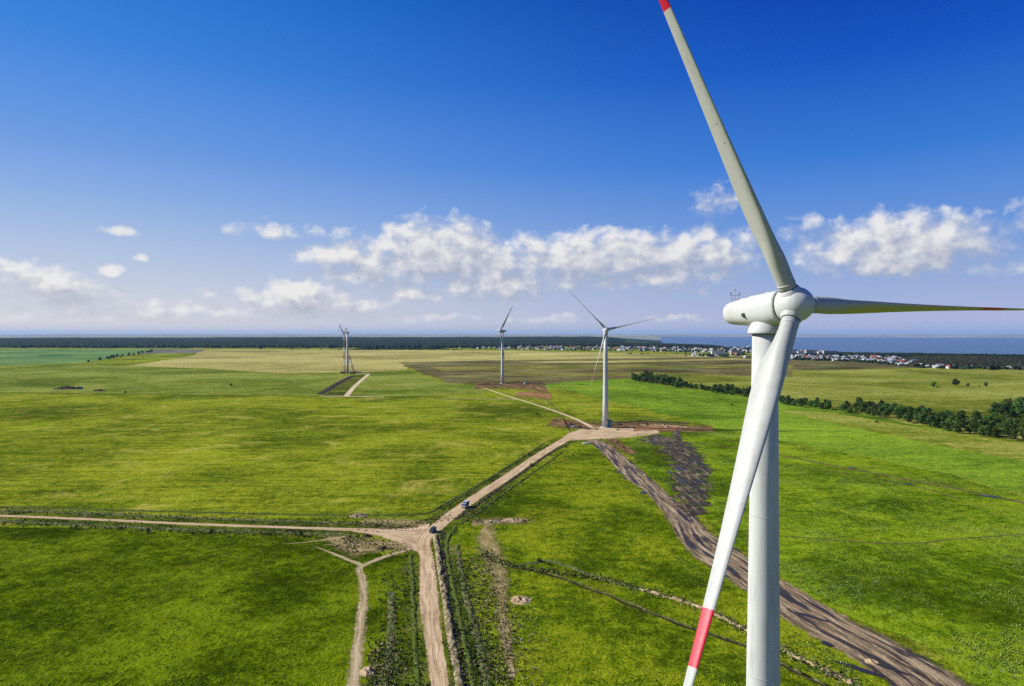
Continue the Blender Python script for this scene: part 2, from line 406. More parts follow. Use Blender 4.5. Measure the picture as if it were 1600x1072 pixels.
ground = link('ground', np_mesh('ground', V, Fq, [M_MEADOW], smooth=True)); tag(ground, kind='structure')

def densify(P, step):
    out = []
    for k in range(len(P)):
        p, q = np.array(P[k]), np.array(P[(k + 1) % len(P)]); n = max(1, int(np.linalg.norm(q - p) / step))
        for s_ in range(n): out.append(p + (q - p) * s_ / n)
    return out
def sheet(name, px, m, z, jit=1.5, step=12, kind='structure'):
    P = [G(*p) for p in px]
    D = densify(P, step); pts = []
    for p in D:
        q = Vector((p[0] / 23, p[1] / 23, z * 7))
        pts.append((p[0] + mnoise.noise(q) * jit * 2, p[1] + mnoise.noise(q + Vector((9, 3, 1))) * jit * 2, z))
    bm = bmesh.new(); vs = [bm.verts.new(p) for p in pts]; es = [bm.edges.new((vs[k], vs[(k + 1) % len(vs)])) for k in range(len(vs))]
    bmesh.ops.triangle_fill(bm, use_beauty=True, use_dissolve=False, edges=es)
    for f in bm.faces:
        if f.normal.z < 0: f.normal_flip()
    me = bpy.data.meshes.new(name); bm.to_mesh(me); bm.free(); me.materials.append(m)
    return tag(link(name, me), kind=kind)

def catmull(P, n):
    P = [np.array(p, float) for p in P]; out = []
    Q = [2 * P[0] - P[1]] + P + [2 * P[-1] - P[-2]]
    for k in range(1, len(Q) - 2):
        for s_ in range(n):
            t = s_ / n
            out.append(.5 * ((2 * Q[k]) + (-Q[k - 1] + Q[k + 1]) * t + (2 * Q[k - 1] - 5 * Q[k] + 4 * Q[k + 1] - Q[k + 2]) * t * t + (-Q[k - 1] + 3 * Q[k] - 3 * Q[k + 1] + Q[k + 2]) * t ** 3))
    out.append(P[-1]); return out
ROADS = []          # (points, half width) used to keep tufts off the tracks
def ribbon(name, pairs, m, z, n=10, across=6, height=0.0, lump=0.0, seed=0.0, kind='structure', keep_off=True, lumpscale=1.3, wob=0.0):
    """pairs: (x, y, width_px) or (xl, yl, xr, yr) in photo pixels along the ribbon; height>0 makes a raised bank"""
    Lp, Rp = [], []
    for q in pairs:
        if len(q) == 3: Lp.append((q[0], q[1], q[2]))
        else: Lp.append(G(q[0], q[1])); Rp.append(G(q[2], q[3]))
    if Rp: C = [((a_[0] + b_[0]) / 2, (a_[1] + b_[1]) / 2, math.dist(a_, b_)) for a_, b_ in zip(Lp, Rp)]
    else: C = [(*G(q[0], q[1]), q[2]) for q in Lp]
    if Rp:
        Lc = catmull(Lp, n); Rc = catmull(Rp, n)
    else:
        Cc = catmull(C, n); Lc, Rc = [], []
        for k in range(len(Cc)):
            d = Cc[min(k + 1, len(Cc) - 1)][:2] - Cc[max(k - 1, 0)][:2]; d /= max(1e-6, np.linalg.norm(d)); nn = np.array([-d[1], d[0]]) * Cc[k][2] / 2
            Lc.append(Cc[k][:2] + nn); Rc.append(Cc[k][:2] - nn)
    if height or lump:      # resample densely so that the lumps read
        def dens(P, ln):
            P = np.array(P); s_ = np.concatenate([[0], np.cumsum(np.linalg.norm(np.diff(P, axis=0), axis=1))]); t = np.linspace(0, s_[-1], ln)
            return list(np.stack([np.interp(t, s_, P[:, 0]), np.interp(t, s_, P[:, 1])], -1))
        ln = int(sum(np.linalg.norm(Lc[k + 1] - Lc[k]) for k in range(len(Lc) - 1)) / 0.7) + 2; ln = min(ln, 700)
        Lc, Rc = dens(Lc, ln), dens(Rc, ln)
    V, UV = [], []; s_ = 0; na_ = across
    for k in range(len(Lc)):
        if k: s_ += np.linalg.norm((Lc[k] + Rc[k]) / 2 - (Lc[k - 1] + Rc[k - 1]) / 2)
        for c in range(na_ + 1):
            t = c / na_; p = Lc[k] * (1 - t) + Rc[k] * t
            if wob: p = p + wob * np.array([mnoise.noise(Vector((s_ / 9, seed + 3, 0))), mnoise.noise(Vector((s_ / 9, seed + 8, 0)))])
            zz = z
            if height or lump:
                e = 1 - (2 * t - 1) ** 2
                q = Vector((p[0] * .9 / lumpscale, p[1] * .9 / lumpscale, seed))
                lm_ = mnoise.noise(q) + .5 * mnoise.noise(q * 2.3)
                zz = z + e * (height * (.75 + .5 * mnoise.noise(Vector((s_ / 11, seed, 0)))) + lump * max(-.4, lm_)) if 0 < c < na_ else z - .05
                if 0 < c < na_: zz = max(zz, z + .005)
            V.append((p[0], p[1], zz)); UV.append((t, s_))
    m1 = na_ + 1; Fq = [(k * m1 + c, (k + 1) * m1 + c, (k + 1) * m1 + c + 1, k * m1 + c + 1) for k in range(len(Lc) - 1) for c in range(na_)]
    if keep_off:
        st_ = max(1, len(Lc) // 120); mid = [(Lc[k] + Rc[k]) / 2 for k in range(0, len(Lc), st_)]
        hw = [np.linalg.norm(Lc[k] - Rc[k]) / 2 for k in range(0, len(Lc), st_)]
        ROADS.append((np.array(mid), np.array(hw), name))
    me = np_mesh(name, V, Fq, [m], smooth=bool(height or lump), uv=UV)
    bm = bmesh.new(); bm.from_mesh(me); bmesh.ops.recalc_face_normals(bm, faces=bm.faces)
    if sum(f.normal.z for f in bm.faces) < 0:
        for f in bm.faces: f.normal_flip()
    bm.to_mesh(me); bm.free()
    return tag(link(name, me), kind=kind)

# fields ------------------------------------------------------------------
M_NEAR = grass('near_pasture', (0.030, 0.048, 0.002), (0.055, 0.084, 0.004), (0.098, 0.132, 0.008), (0.10, 0.105, 0.012), .25, patch=1 / 55, lines=(R(32), 13, .35))
M_TRI = grass('middle_pasture', (0.044, 0.070, 0.004), (0.088, 0.124, 0.007), (0.150, 0.178, 0.015), (0.20, 0.185, 0.03), .25, patch=1 / 60, lines=(R(-24), 15, .3))
M_RIGHT = grass('weedy_pasture', (0.046, 0.080, 0.004), (0.086, 0.142, 0.008), (0.146, 0.2, 0.018), (0.17, 0.18, 0.035), .2, weeds=.55, patch=1 / 60, lines=(R(-22), 16, .45))
M_BRIGHT = grass('young_crop', (0.062, 0.118, 0.014), (0.105, 0.178, 0.026), (0.15, 0.225, 0.036), (0.2, 0.21, 0.05), .1, patch=1 / 180, streak=.3, ang=R(20), lines=(R(-30), 15, .5))
M_OLIVE = grass('hay_meadow', (0.085, 0.105, 0.022), (0.145, 0.16, 0.035), (0.205, 0.21, 0.06), (0.26, 0.22, 0.08), .3, patch=1 / 200, streak=.4, ang=R(6), lines=(R(-7), 20, .55))
M_OLIVEB = grass('stubble_strip', (0.075, 0.078, 0.025), (0.12, 0.12, 0.036), (0.17, 0.16, 0.055), (0.14, 0.11, 0.06), .5, patch=1 / 120, streak=.6, ang=R(3))
M_YELL = grass('dry_strip', (0.085, 0.12, 0.018), (0.14, 0.165, 0.028), (0.2, 0.205, 0.05), (0.34, 0.27, 0.09), .5, patch=1 / 90, streak=.3, ang=R(-25))
M_TEAL = grass('winter_crop', (0.052, 0.115, 0.042), (0.085, 0.155, 0.058), (0.125, 0.195, 0.075), (0.2, 0.22, 0.09), .12, patch=1 / 300)
M_PURP = grass('fallow_purple', (0.075, 0.078, 0.08), (0.105, 0.105, 0.105), (0.14, 0.135, 0.13), (0.16, 0.16, 0.11), .2, patch=1 / 260)
M_TAN = grass('dry_grassland', (0.19, 0.175, 0.06), (0.265, 0.235, 0.09), (0.33, 0.29, 0.125), (0.38, 0.31, 0.15), .4, patch=1 / 330, streak=.45, ang=R(-4))
M_GREEN2 = grass('far_pasture', (0.07, 0.105, 0.02), (0.125, 0.155, 0.032), (0.18, 0.2, 0.05), (0.24, 0.22, 0.08), .3, patch=1 / 210, streak=.4, ang=R(4), lines=(R(5), 26, .6))
M_BROWN = grass('ploughed_earth', (0.052, 0.042, 0.03), (0.098, 0.084, 0.046), (0.145, 0.135, 0.055), (0.13, 0.1, 0.07), .4, patch=1 / 190, streak=.6, ang=R(3), lines=(R(4), 14, .5))

sheet('far_green_field', [(-400, 580), (130, 569), (330, 577), (440, 585), (560, 584), (640, 579), (690, 597), (760, 601), (752, 618), (500, 619), (0, 613), (-400, 612)], M_GREEN2, .03, 4, 25)
sheet('teal_field', [(-500, 573), (0, 571), (126, 567.5), (215, 553), (238, 545.5), (-500, 545.5)], M_TEAL, .08, 6, 60)
sheet('fallow_field', [(215, 553), (308, 551.5), (322, 546), (238, 545.5)], M_PURP, .08, 5, 50)
sheet('dry_field', [(322, 545.6), (800, 548), (1100, 554), (1180, 556.5), (960, 562), (790, 563), (622, 566), (640, 578), (560, 582), (440, 584), (330, 576), (200, 572), (300, 556)], M_TAN, .05, 6, 50)
sheet('ploughed_field', [(622, 566), (790, 563), (980, 560), (1180, 556.5), (1250, 560.5), (1440, 571.5), (1440, 575), (1240, 579), (1240, 589), (1060, 584), (985, 591), (900, 596), (845, 601), (700, 598), (660, 584)], M_BROWN, .09, 5, 30)
sheet('fallow_strip', [(672, 573), (800, 571), (1000, 569.5), (1240, 570.5), (1240, 575), (1000, 575.5), (820, 578), (690, 580)], M_OLIVEB, .13, 6, 24)
sheet('fallow_strip', [(760, 584), (900, 582), (1000, 581.5), (1120, 584), (1000, 587), (880, 588.5)], M_OLIVEB, .13, 6, 24)
sheet('fallow_strip', [(800, 564.6), (960, 563.6), (1150, 559.8), (1180, 561.5), (980, 566.4), (830, 567)], M_TAN, .13, 6, 24)
sheet('crop_field', [(835, 602), (900, 596), (985, 592), (1060, 606), (1170, 618), (1300, 639), (1480, 672), (1800, 733), (1800, 830), (1480, 740), (1220, 690), (1120, 668), (1030, 645), (900, 612)], M_BRIGHT, .06, 4, 8)
sheet('hay_field', [(985, 591), (1060, 584.5), (1240, 589), (1240, 580), (1440, 575), (1600, 579), (1900, 590), (1900, 760), (1600, 690), (1450, 668), (1300, 640), (1170, 617), (1060, 604)], M_OLIVE, .04, 3, 20)
sheet('dry_grass_strip', [(1215, 641), (1300, 645), (1450, 670), (1620, 695), (1900, 745), (1900, 775), (1500, 703), (1330, 668)], M_YELL, .08, 2, 10)
sheet('right_pasture', [(945, 672), (1060, 668), (1120, 669), (1220, 691), (1480, 741), (1800, 832), (1900, 1250), (1640, 1180), (1480, 1040), (1230, 905), (1100, 815), (1010, 738)], M_RIGHT, .035, 4, 6)
sheet('middle_pasture', [(905, 690), (930, 692), (1010, 765), (1075, 862), (1180, 935), (1400, 1072), (1560, 1240), (700, 1240), (690, 1000), (685, 840), (760, 780)], M_TRI, .035, .6, 6)
sheet('near_pasture', [(-500, 817), (300, 828), (560, 838), (600, 868), (650, 866), (668, 1072), (680, 1260), (-500, 1260)], M_NEAR, .03, .6, 6)
# thin far lines between fields
M_LINE = grass('rough_margin', (0.035, 0.05, 0.012), (0.055, 0.07, 0.018), (0.09, 0.1, 0.03), dry_amt=.3, alpha=True)
for nm, P, w in (('field_margin', [(-200, 612), (0, 614), (200, 616), (500, 620), (640, 621), (800, 624)], 5), ('field_margin', [(130, 612), (250, 604), (420, 592), (545, 584)], 3), ('field_margin', [(430, 585.5), (545, 583), (640, 580)], 10),
                 ('field_margin', [(580, 605), (700, 603), (770, 600)], 6), ('field_margin', [(830, 604), (900, 606), (960, 603)], 4), ('field_margin', [(1180, 563), (1300, 569), (1440, 573)], 8)):
    ribbon(nm, [(x, y, w) for x, y in P], M_LINE, .12, keep_off=False)
# tracks ------------------------------------------------------------------
M_ROAD = dirt('packed_dirt', (0.21, 0.155, 0.10), (0.36, 0.28, 0.19), (0.47, 0.385, 0.28), ruts=6, rut_amt=.8, keep=.82, amp=.7, soft=.08)
M_WIDE = dirt('rutted_dirt', (0.035, 0.025, 0.016), (0.165, 0.125, 0.08), (0.33, 0.27, 0.185), ruts=13, rut_amt=1.0, keep=.8, amp=.75, scale=.35, wet=(0.022, 0.018, 0.016))
M_PALE = dirt('pale_track', (0.26, 0.22, 0.15), (0.42, 0.36, 0.26), (0.55, 0.48, 0.36), ruts=4, rut_amt=.4, keep=.8, amp=.6)
M_RUT = dirt('grassy_track', (0.14, 0.125, 0.06), (0.29, 0.245, 0.155), (0.42, 0.365, 0.27), ruts=5, rut_amt=.8, keep=.54, soft=.25, amp=1.4)
M_TRAIL = dirt('thin_trail', (0.035, 0.03, 0.016), (0.085, 0.07, 0.036), (0.2, 0.165, 0.09), ruts=3, rut_amt=.6, keep=.55, soft=.25, amp=1.2)
M_VERGE = dirt('bare_verge', (0.10, 0.095, 0.03), (0.19, 0.165, 0.075), (0.35, 0.29, 0.17), ruts=7, rut_amt=.5, keep=.5, soft=.35, scale=.25, amp=1.7)
M_DVERGE = grass('dark_verge', (0.03, 0.045, 0.008), (0.05, 0.072, 0.012), (0.085, 0.105, 0.02), (0.24, 0.2, 0.1), .45, patch=1 / 20, alpha=True)
ribbon('road_verge', [(698, 1200, 26), (694, 1072, 26), (686, 960, 26), (674, 880, 26), (678, 828, 24), (733, 788, 22), (790, 747, 20), (845, 708, 18), (895, 684, 18)], M_DVERGE, .055, keep_off=False)
ribbon('road_verge', [(-260, 806, 26), (0, 806, 24), (300, 818, 22), (450, 823, 20), (640, 830, 18)], M_DVERGE, .05, keep_off=False)
ribbon('main_road', [(690, 1250, 726, 1250), (670, 1072, 704, 1072), (659, 985, 692, 985), (652, 930, 687, 930), (654, 880, 681, 880), (651, 850, 675, 848), (662, 829, 686, 834), (716, 787, 735, 792), (780, 746, 797, 750), (838, 708, 852, 712), (880, 683, 893, 688), (905, 672, 925, 678)], M_ROAD, .075)
ribbon('west_road', [(-320, 806, 3.4), (-100, 804, 3.4), (0, 806, 3.4), (150, 812, 3.6), (300, 819, 3.8), (440, 824, 4.0), (530, 827, 4.6), (600, 830, 6.0), (650, 834, 8)], M_ROAD, .07)
ribbon('road_junction', [(548, 824.5, 552, 832), (585, 825, 590, 838), (622, 824, 624, 851), (648, 820, 650, 866), (672, 812, 664, 880)], M_ROAD, .066)
ribbon('side_track', [(646, 856, 4.5), (608, 868, 4), (578, 879, 4.2), (562, 889, 4.2), (566, 905, 4.4), (568, 935, 4.6), (563, 975, 5), (557, 1030, 5.2), (551, 1075, 5.2), (540, 1200, 5.2)], M_RUT, .06)
ribbon('side_track', [(566, 884, 4), (545, 875, 3.2), (520, 865, 2.4), (500, 857, 1.2), (488, 853, .3)], M_RUT, .064)
ribbon('side_track', [(505, 851, .3), (525, 852, 1.6), (545, 853, 2), (572, 849, 1.4), (590, 846, .3)], M_RUT, .062)
ribbon('side_track', [(440, 850, .3), (460, 849, 1.0), (480, 847, 1.5), (520, 842, 2.4), (550, 836, 2.6)], M_RUT, .062)
ribbon('construction_road', [(900, 684, 948, 690), (922, 694, 952, 692), (945, 716, 978, 712), (972, 746, 1010, 738), (1008, 772, 1047, 772), (1040, 815, 1085, 800), (1066, 858, 1114, 830), (1108, 893, 1168, 864), (1170, 934, 1235, 908), (1240, 984, 1312, 953), (1318, 1028, 1408, 1002), (1392, 1078, 1478, 1040), (1480, 1150, 1580, 1102), (1640, 1290, 1760, 1230)], M_WIDE, .075, across=8)
ribbon('turbine_pad', [(872, 690, 890, 676), (905, 690, 912, 668), (940, 688, 940, 666), (975, 686, 968, 668), (1005, 682, 1000, 668), (1030, 678, 1028, 670)], M_ROAD, .085)
ribbon('north_track', [(925, 668, 5), (900, 655, 4.6), (860, 640, 4.4), (820, 627, 4.2), (790, 618, 4.2), (764, 609, 4.2), (752, 606, 5)], M_PALE, .08)
ribbon('north_track', [(812, 624.5, 4), (780, 624, 3.6), (730, 623, 3.2), (690, 622.5, 3)], M_PALE, .078)
ribbon('crane_road', [(541, 619, 9), (553, 605, 8.5), (565, 594, 8.5), (576, 585, 9)], M_PALE, .13)
ribbon('crane_road', [(500, 619.3, 8), (541, 619.4, 9), (600, 620.5, 6)], M_PALE, .135)
ribbon('crane_road', [(556, 583.8, 16), (566, 583.4, 18), (578, 583.6, 16)], M_PALE, .137)
ribbon('road_verge', [(522, 619, 34), (540, 602, 34), (560, 586, 34)], M_LINE, .125, keep_off=False)
ribbon('east_track', [(1030, 690, 4), (1080, 693, 4.4), (1160, 701, 4.6), (1230, 714, 4.6), (1330, 733, 5), (1430, 752, 5), (1520, 769, 5.4), (1600, 786, 5.4), (1760, 820, 5)], M_TRAIL, .09)
ribbon('east_track', [(1225, 726, 2.6), (1330, 741, 2.6), (1430, 760, 2.4), (1500, 780, 2)], M_TRAIL, .088)
ribbon('east_track', [(1225, 838, 1.6), (1400, 850, 1.8), (1500, 842, 1.8), (1640, 832, 1.8)], M_TRAIL, .088)
ribbon('east_track', [(1000, 668, 3), (1060, 672, 2.4), (1150, 690, 2), (1210, 697, 2)], M_TRAIL, .092)
ribbon('old_track', [(900, 690, 2), (870, 640, 2), (835, 612, 2)], M_TRAIL, .07, keep_off=False)
for P in ([(1000, 650), (1100, 672), (1230, 700)],):
    ribbon('wheel_track', [(x, y, .8) for x, y in P], M_RUT, .07, keep_off=False)
# bare earth round the pads
M_BARE = dirt('churned_earth', (0.03, 0.02, 0.012), (0.11, 0.07, 0.036), (0.30, 0.215, 0.12), ruts=9, rut_amt=.5, keep=.62, soft=.25, scale=.14, amp=1.8)
M_RED = dirt('red_earth', (0.10, 0.05, 0.026), (0.21, 0.115, 0.06), (0.34, 0.215, 0.12), ruts=7, rut_amt=.4, keep=.5, soft=.3, scale=.1, amp=1.5)
ribbon('bare_earth', [(850, 668, 870, 650), (910, 676, 900, 655), (960, 680, 950, 658), (1010, 680, 1010, 656), (1060, 678, 1070, 662), (1120, 676, 1110, 664)], M_BARE, .07, keep_off=False)
ribbon('bare_earth', [(740, 610, 745, 596), (780, 608, 780, 597), (820, 612, 820, 597), (860, 618, 850, 599)], M_BARE, .11, keep_off=False)
ribbon('bare_earth', [(990, 676, 990, 664), (1030, 676, 1030, 662), (1065, 677, 1060, 665)], M_RED, .1, keep_off=False)
ribbon('bare_earth', [(800, 622, 815, 610), (830, 624, 840, 610), (860, 630, 862, 612)], M_RED, .115, keep_off=False)
ribbon('bare_earth', [(498, 840, 520, 828), (540, 876, 560, 834), (590, 868, 605, 836), (640, 866, 645, 840)], M_VERGE, .056, keep_off=False)
ribbon('bare_earth', [(560, 826, 570, 806), (610, 826, 620, 808), (660, 826, 670, 812)], M_VERGE, .056, keep_off=False)
ribbon('bare_earth', [(735, 850, 770, 805), (745, 880, 790, 850), (765, 930, 800, 900), (775, 1000, 800, 960), (790, 1072, 812, 1050)], M_VERGE, .056, keep_off=False)
ribbon('bare_earth', [(735, 826, 740, 808), (780, 824, 790, 806), (825, 820, 825, 806)], M_VERGE, .062, keep_off=False)
# rutted mud beside the construction road: a real displaced surface
M_MUD = None
def mud_mat():
    m, T, b, out = mat('wet_mud'); p = wpos(T)
    edge_alpha(T, b, out, p, .56, .22, .1, 2.3)
    mp = T.n('ShaderNodeMapping'); T.l.new(p, mp.inputs[0]); mp.inputs['Rotation'].default_value = (0, 0, R(-18)); mp.inputs['Scale'].default_value = (.5, .045, 1)
    rv = T.noise(mp.outputs[0], 1.0, 5, .65, .8); fine = T.noise(p, .9, 4, .7); big = T.noise(p, .12, 4, .6)
    f = T.math('MULTIPLY_ADD', rv, .7, T.math('MULTIPLY_ADD', fine, .3, T.math('MULTIPLY', big, .3)))
    col = T.ramp(f, [(.54, (0.014, 0.010, 0.008)), (.66, (0.05, 0.034, 0.022)), (.74, (0.19, 0.135, 0.075)), (.8, (0.46, 0.37, 0.24))])
    col = T.mix(T.sstep(T.noise(p, .2, 5, .72), .53, .62), col, (0.08, 0.115, 0.012))
    wet = T.sstep(T.math('ADD', rv, T.math('MULTIPLY', big, .4)), .66, .56)
    T.l.new(col, b.inputs['Base Color']); T.l.new(T.math('MULTIPLY_ADD', wet, -.5, .92), b.inputs['Roughness']); set_spec(b, .22)
    return m
M_MUD = mud_mat()
ribbon('mud', [(985, 690, 1030, 676), (1000, 694, 1070, 682), (1028, 712, 1100, 700), (1036, 740, 1115, 722), (1038, 770, 1122, 755), (1046, 792, 1116, 788), (1070, 808, 1112, 802)], M_MUD, .1, across=60, lump=.32, lumpscale=1.2, seed=3.3)
ribbon('mud', [(1046, 684, 1062, 664), (1056, 700, 1072, 690), (1068, 716, 1090, 705), (1095, 752, 1118, 735)], M_MUD, .11, across=24, lump=.3, lumpscale=1.2, seed=8.3)
# banks and spoil lines ---------------------------------------------------
M_SPOIL = soil('turned_soil', (0.05, 0.034, 0.02), (0.27, 0.205, 0.115), (0.62, 0.52, 0.35), (0.085, 0.105, 0.02), .56)
M_SPOILG = soil('grassy_spoil', (0.05, 0.05, 0.015), (0.13, 0.125, 0.05), (0.30, 0.26, 0.15), (0.07, 0.1, 0.014), .5)
M_BANKG = soil('grass_shadow_bank', (0.04, 0.062, 0.008), (0.075, 0.105, 0.013), (0.11, 0.14, 0.02))
M_DITCH = soil('ditch_shade', (0.006, 0.006, 0.005), (0.016, 0.014, 0.010), (0.05, 0.04, 0.025))  # near-black soil with the ditch's shade put into the colour
M_DSOIL = soil('dark_soil', (0.014, 0.011, 0.009), (0.04, 0.03, 0.021), (0.12, 0.09, 0.055))
M_CLAY = soil('pale_clay', (0.18, 0.12, 0.055), (0.42, 0.305, 0.16), (0.66, 0.52, 0.32))
ribbon('soil_bank', [(680, 838, 2.2), (685, 866, 2.4), (688, 891, 2.4), (697, 942, 2.4), (704, 993, 2.4), (714, 1044, 2.4), (722, 1090, 2.4), (745, 1220, 2.4)], M_SPOIL, .05, across=8, height=.8, lump=.85, seed=1.1, lumpscale=1.1)
ribbon('soil_bank', [(692, 830, 3.0), (694, 860, 3.2), (701, 900, 3.2), (713, 970, 3.2), (727, 1050, 3.2), (734, 1090, 3.2), (755, 1220, 3.2)], M_DITCH, .035, across=6, height=.05, lump=.18, seed=1.8)  # nearly flat dark strip painting the ditch's shade, no bank of its own
ribbon('grass_shadow_bank', [(712, 822, 1.8), (701, 840, 1.8), (698, 856, 1.8), (703, 890, 1.8), (712, 935, 1.8), (722, 983, 1.8), (732, 1030, 1.8), (742, 1080, 1.8), (766, 1220, 1.8)], M_BANKG, .04, across=6, height=.42, lump=.35, seed=2.1, wob=.5)  # ridge added so its cast shadow stands in for the trench's dark line
ribbon('grass_shadow_bank', [(641, 868, 1.6), (645, 915, 1.6), (647, 955, 1.6), (650, 1010, 1.6), (653, 1072, 1.6), (660, 1220, 1.6)], M_BANKG, .04, across=6, height=.38, lump=.35, seed=2.7, wob=.5)  # added ridge; its shadow replaces an undug ditch left of the road
ribbon('soil_bank', [(714, 852, 2.2), (720, 890, 2.2), (728, 932, 2.4), (744, 988, 2.4), (757, 1050, 2.6), (768, 1110, 2.6), (790, 1220, 2.6)], M_SPOILG, .04, across=8, height=.3, lump=.75, seed=4.2)
ribbon('soil_bank', [(612, 925, 2.6), (612, 960, 2.8), (610, 1010, 2.6), (606, 1040, 3), (595, 1080, 3.4)], M_SPOILG, .04, across=8, height=.25, lump=.6, seed=4.9)
# along the west road
ribbon('soil_bank', [(-200, 799, 2.4), (0, 798, 2.6), (160, 803, 2.4), (320, 810, 2.4), (450, 815, 2.6), (560, 818, 3), (640, 822, 3)], M_SPOILG, .05, across=8, height=.45, lump=.8, seed=5.5)
ribbon('grass_shadow_bank', [(-200, 793, 2.4), (0, 793, 2.4), (200, 798, 2.4), (400, 803, 2.4), (560, 806, 2.4), (660, 803, 2.6), (700, 785, 2.6), (780, 738, 2.6), (845, 697, 2.6)], M_BANKG, .045, across=6, height=.5, lump=.5, seed=5.9, wob=.9)
ribbon('soil_bank', [(-200, 813, 3), (0, 815, 3), (150, 822, 3.2), (320, 829, 3.2), (450, 833, 3), (560, 838, 2.6)], M_SPOILG, .045, across=8, height=.35, lump=.95, seed=6.2)
# along the diagonal road
ribbon('soil_bank', [(712, 812, 2.4), (735, 797, 2.4), (770, 771, 2.2), (810, 743, 2.2), (860, 708, 2.2), (890, 694, 2.2)], M_DSOIL, .05, across=6, height=.3, lump=.5, seed=6.6)
ribbon('grass_shadow_bank', [(718, 820, 1.8), (745, 802, 1.8), (780, 776, 1.8), (830, 741, 1.8), (880, 706, 1.8)], M_BANKG, .045, across=6, height=.4, lump=.4, seed=6.9, wob=.7)
ribbon('grass_shadow_bank', [(690, 795, 2), (740, 764, 2), (800, 725, 2), (850, 693, 2)], M_BANKG, .045, across=6, height=.35, lump=.5, seed=7.0, wob=.9)
# bank and trench crossing the middle pasture
ribbon('soil_bank', [(745, 856, 2), (775, 874, 2), (800, 884, 2), (835, 880, 2.2), (862, 877, 2.2), (937, 903, 2.2), (1014, 925, 2.2), (1090, 946, 2.2), (1167, 984, 2.2), (1235, 1020, 2.2), (1290, 1046, 2.2), (1345, 1074, 2.2), (1500, 1160, 2.2)], M_SPOILG, .045, across=8, height=.3, lump=.7, seed=7.4)
ribbon('soil_bank', [(1000, 921, 1.9), (1045, 934, 1.9), (1090, 947, 2), (1167, 985, 2), (1235, 1021, 2.1), (1300, 1052, 2.1), (1345, 1075, 2.1)], M_CLAY, .06, across=7, height=.3, lump=.75, seed=7.7)
M_TRENCH = dirt('shaded_trench_earth', (0.012, 0.01, 0.008), (0.03, 0.026, 0.016), (0.085, 0.075, 0.04), ruts=3, rut_amt=.4, keep=.5, soft=.25, scale=.5, amp=1.5)  # dark earth with the trench's inner shade put into this flat colour
ribbon('trench_line', [(800, 886, 2.2), (860, 899, 2.2), (956, 934, 2.3), (1067, 978, 2.3), (1167, 1012, 2.3), (1230, 1044, 2.3), (1290, 1074, 2.3), (1420, 1150, 2.3)], M_TRENCH, .06, wob=1.2, n=24)
ribbon('soil_bank', [(803, 884, 1.2), (863, 897, 1.2), (959, 932, 1.2), (1070, 976, 1.2), (1170, 1010, 1.2), (1233, 1042, 1.2), (1293, 1072, 1.2), (1420, 1146, 1.2)], M_SPOILG, .03, across=6, height=.1, lump=.6, seed=7.9, wob=.9)
# dark strips round the turbine pads
ribbon('soil_bank', [(958, 661, 5), (1000, 659, 6), (1040, 660, 6), (1075, 662, 5)], M_DSOIL, .06, across=8, height=.9, lump=1.0, seed=8.1, lumpscale=2.2)
ribbon('soil_bank', [(1000, 664, 5), (1040, 665, 5), (1075, 668, 4)], M_CLAY, .07, across=8, height=.5, lump=.7, seed=8.6, lumpscale=2)
ribbon('soil_bank', [(884, 664, 4), (900, 668, 4), (922, 671, 4)], M_DSOIL, .07, across=8, height=.8, lump=1.0, seed=8.8, lumpscale=2)
ribbon('soil_bank', [(748, 602, 8), (770, 601, 8), (783, 602, 8)], M_DSOIL, .12, across=8, height=1.2, lump=1.6, seed=9.1, lumpscale=3)
ribbon('soil_bank', [(792, 599, 7), (820, 598, 8), (850, 600, 7)], M_DSOIL, .12, across=8, height=1.0, lump=1.6, seed=9.4, lumpscale=3)
ribbon('soil_bank', [(500, 616, 11), (530, 598, 12), (550, 588, 12)], M_DSOIL, .13, across=8, height=.9, lump=.8, seed=9.7, lumpscale=3)
ribbon('bare_earth', [(932, 676, 950, 672), (950, 692, 972, 688), (978, 712, 1000, 706)], M_BARE, .064, keep_off=False)
# puddles -----------------------------------------------------------------
def water_mat():
    m, T, b, out = mat('puddle_water'); b.inputs['Base Color'].default_value = (0.03, 0.026, 0.022, 1); b.inputs['Roughness'].default_value = .3; set_spec(b, .16); return m
M_PUD = water_mat()
def puddle(px, py, w, l, ang, z=.2):
    c = G(px, py); V = [(c[0], c[1], z)]; n = 40; sd = px * .37
    for k in range(n):
        t = 2 * math.pi * k / n; q = 1 + .45 * mnoise.noise(Vector((math.cos(t) * 1.3, math.sin(t) * 1.3, sd)))
        x, y = math.cos(t) * w * q / 2, math.sin(t) * l * q / 2
        V.append((c[0] + x * math.cos(ang) - y * math.sin(ang), c[1] + x * math.sin(ang) + y * math.cos(ang), z))
    me = np_mesh('puddle', V, [(0, 1 + k, 1 + (k + 1) % n) for k in range(n)], [M_PUD]); tag(link('puddle', me), kind='structure')
for a_ in ((1005, 770, 3.4, 5.5, R(-25)), (966, 738, 3, 5, R(-25)), (1062, 733, 5, 13, R(5)), (1066, 752, 2.2, 14, R(5)), (1046, 738, 2, 12, R(-3)), (1084, 722, 2.2, 10, R(10)), (1020, 690, 3, 9, R(-70)), (1092, 752, 2, 12, R(6)),
           (1292, 1007, 2.4, 4.2, R(35)), (1345, 1047, 2.3, 10.5, R(42)), (1270, 965, 1.5, 9, R(42)), (1330, 731, 4.5, 3.5, R(60)), (1548, 776, 4, 9, R(60)), (1415, 757, 2, 6, R(60)), (1390, 1045, 1.2, 9, R(44)), (976, 748, 1.6, 4, R(-25))):
    puddle(*a_)
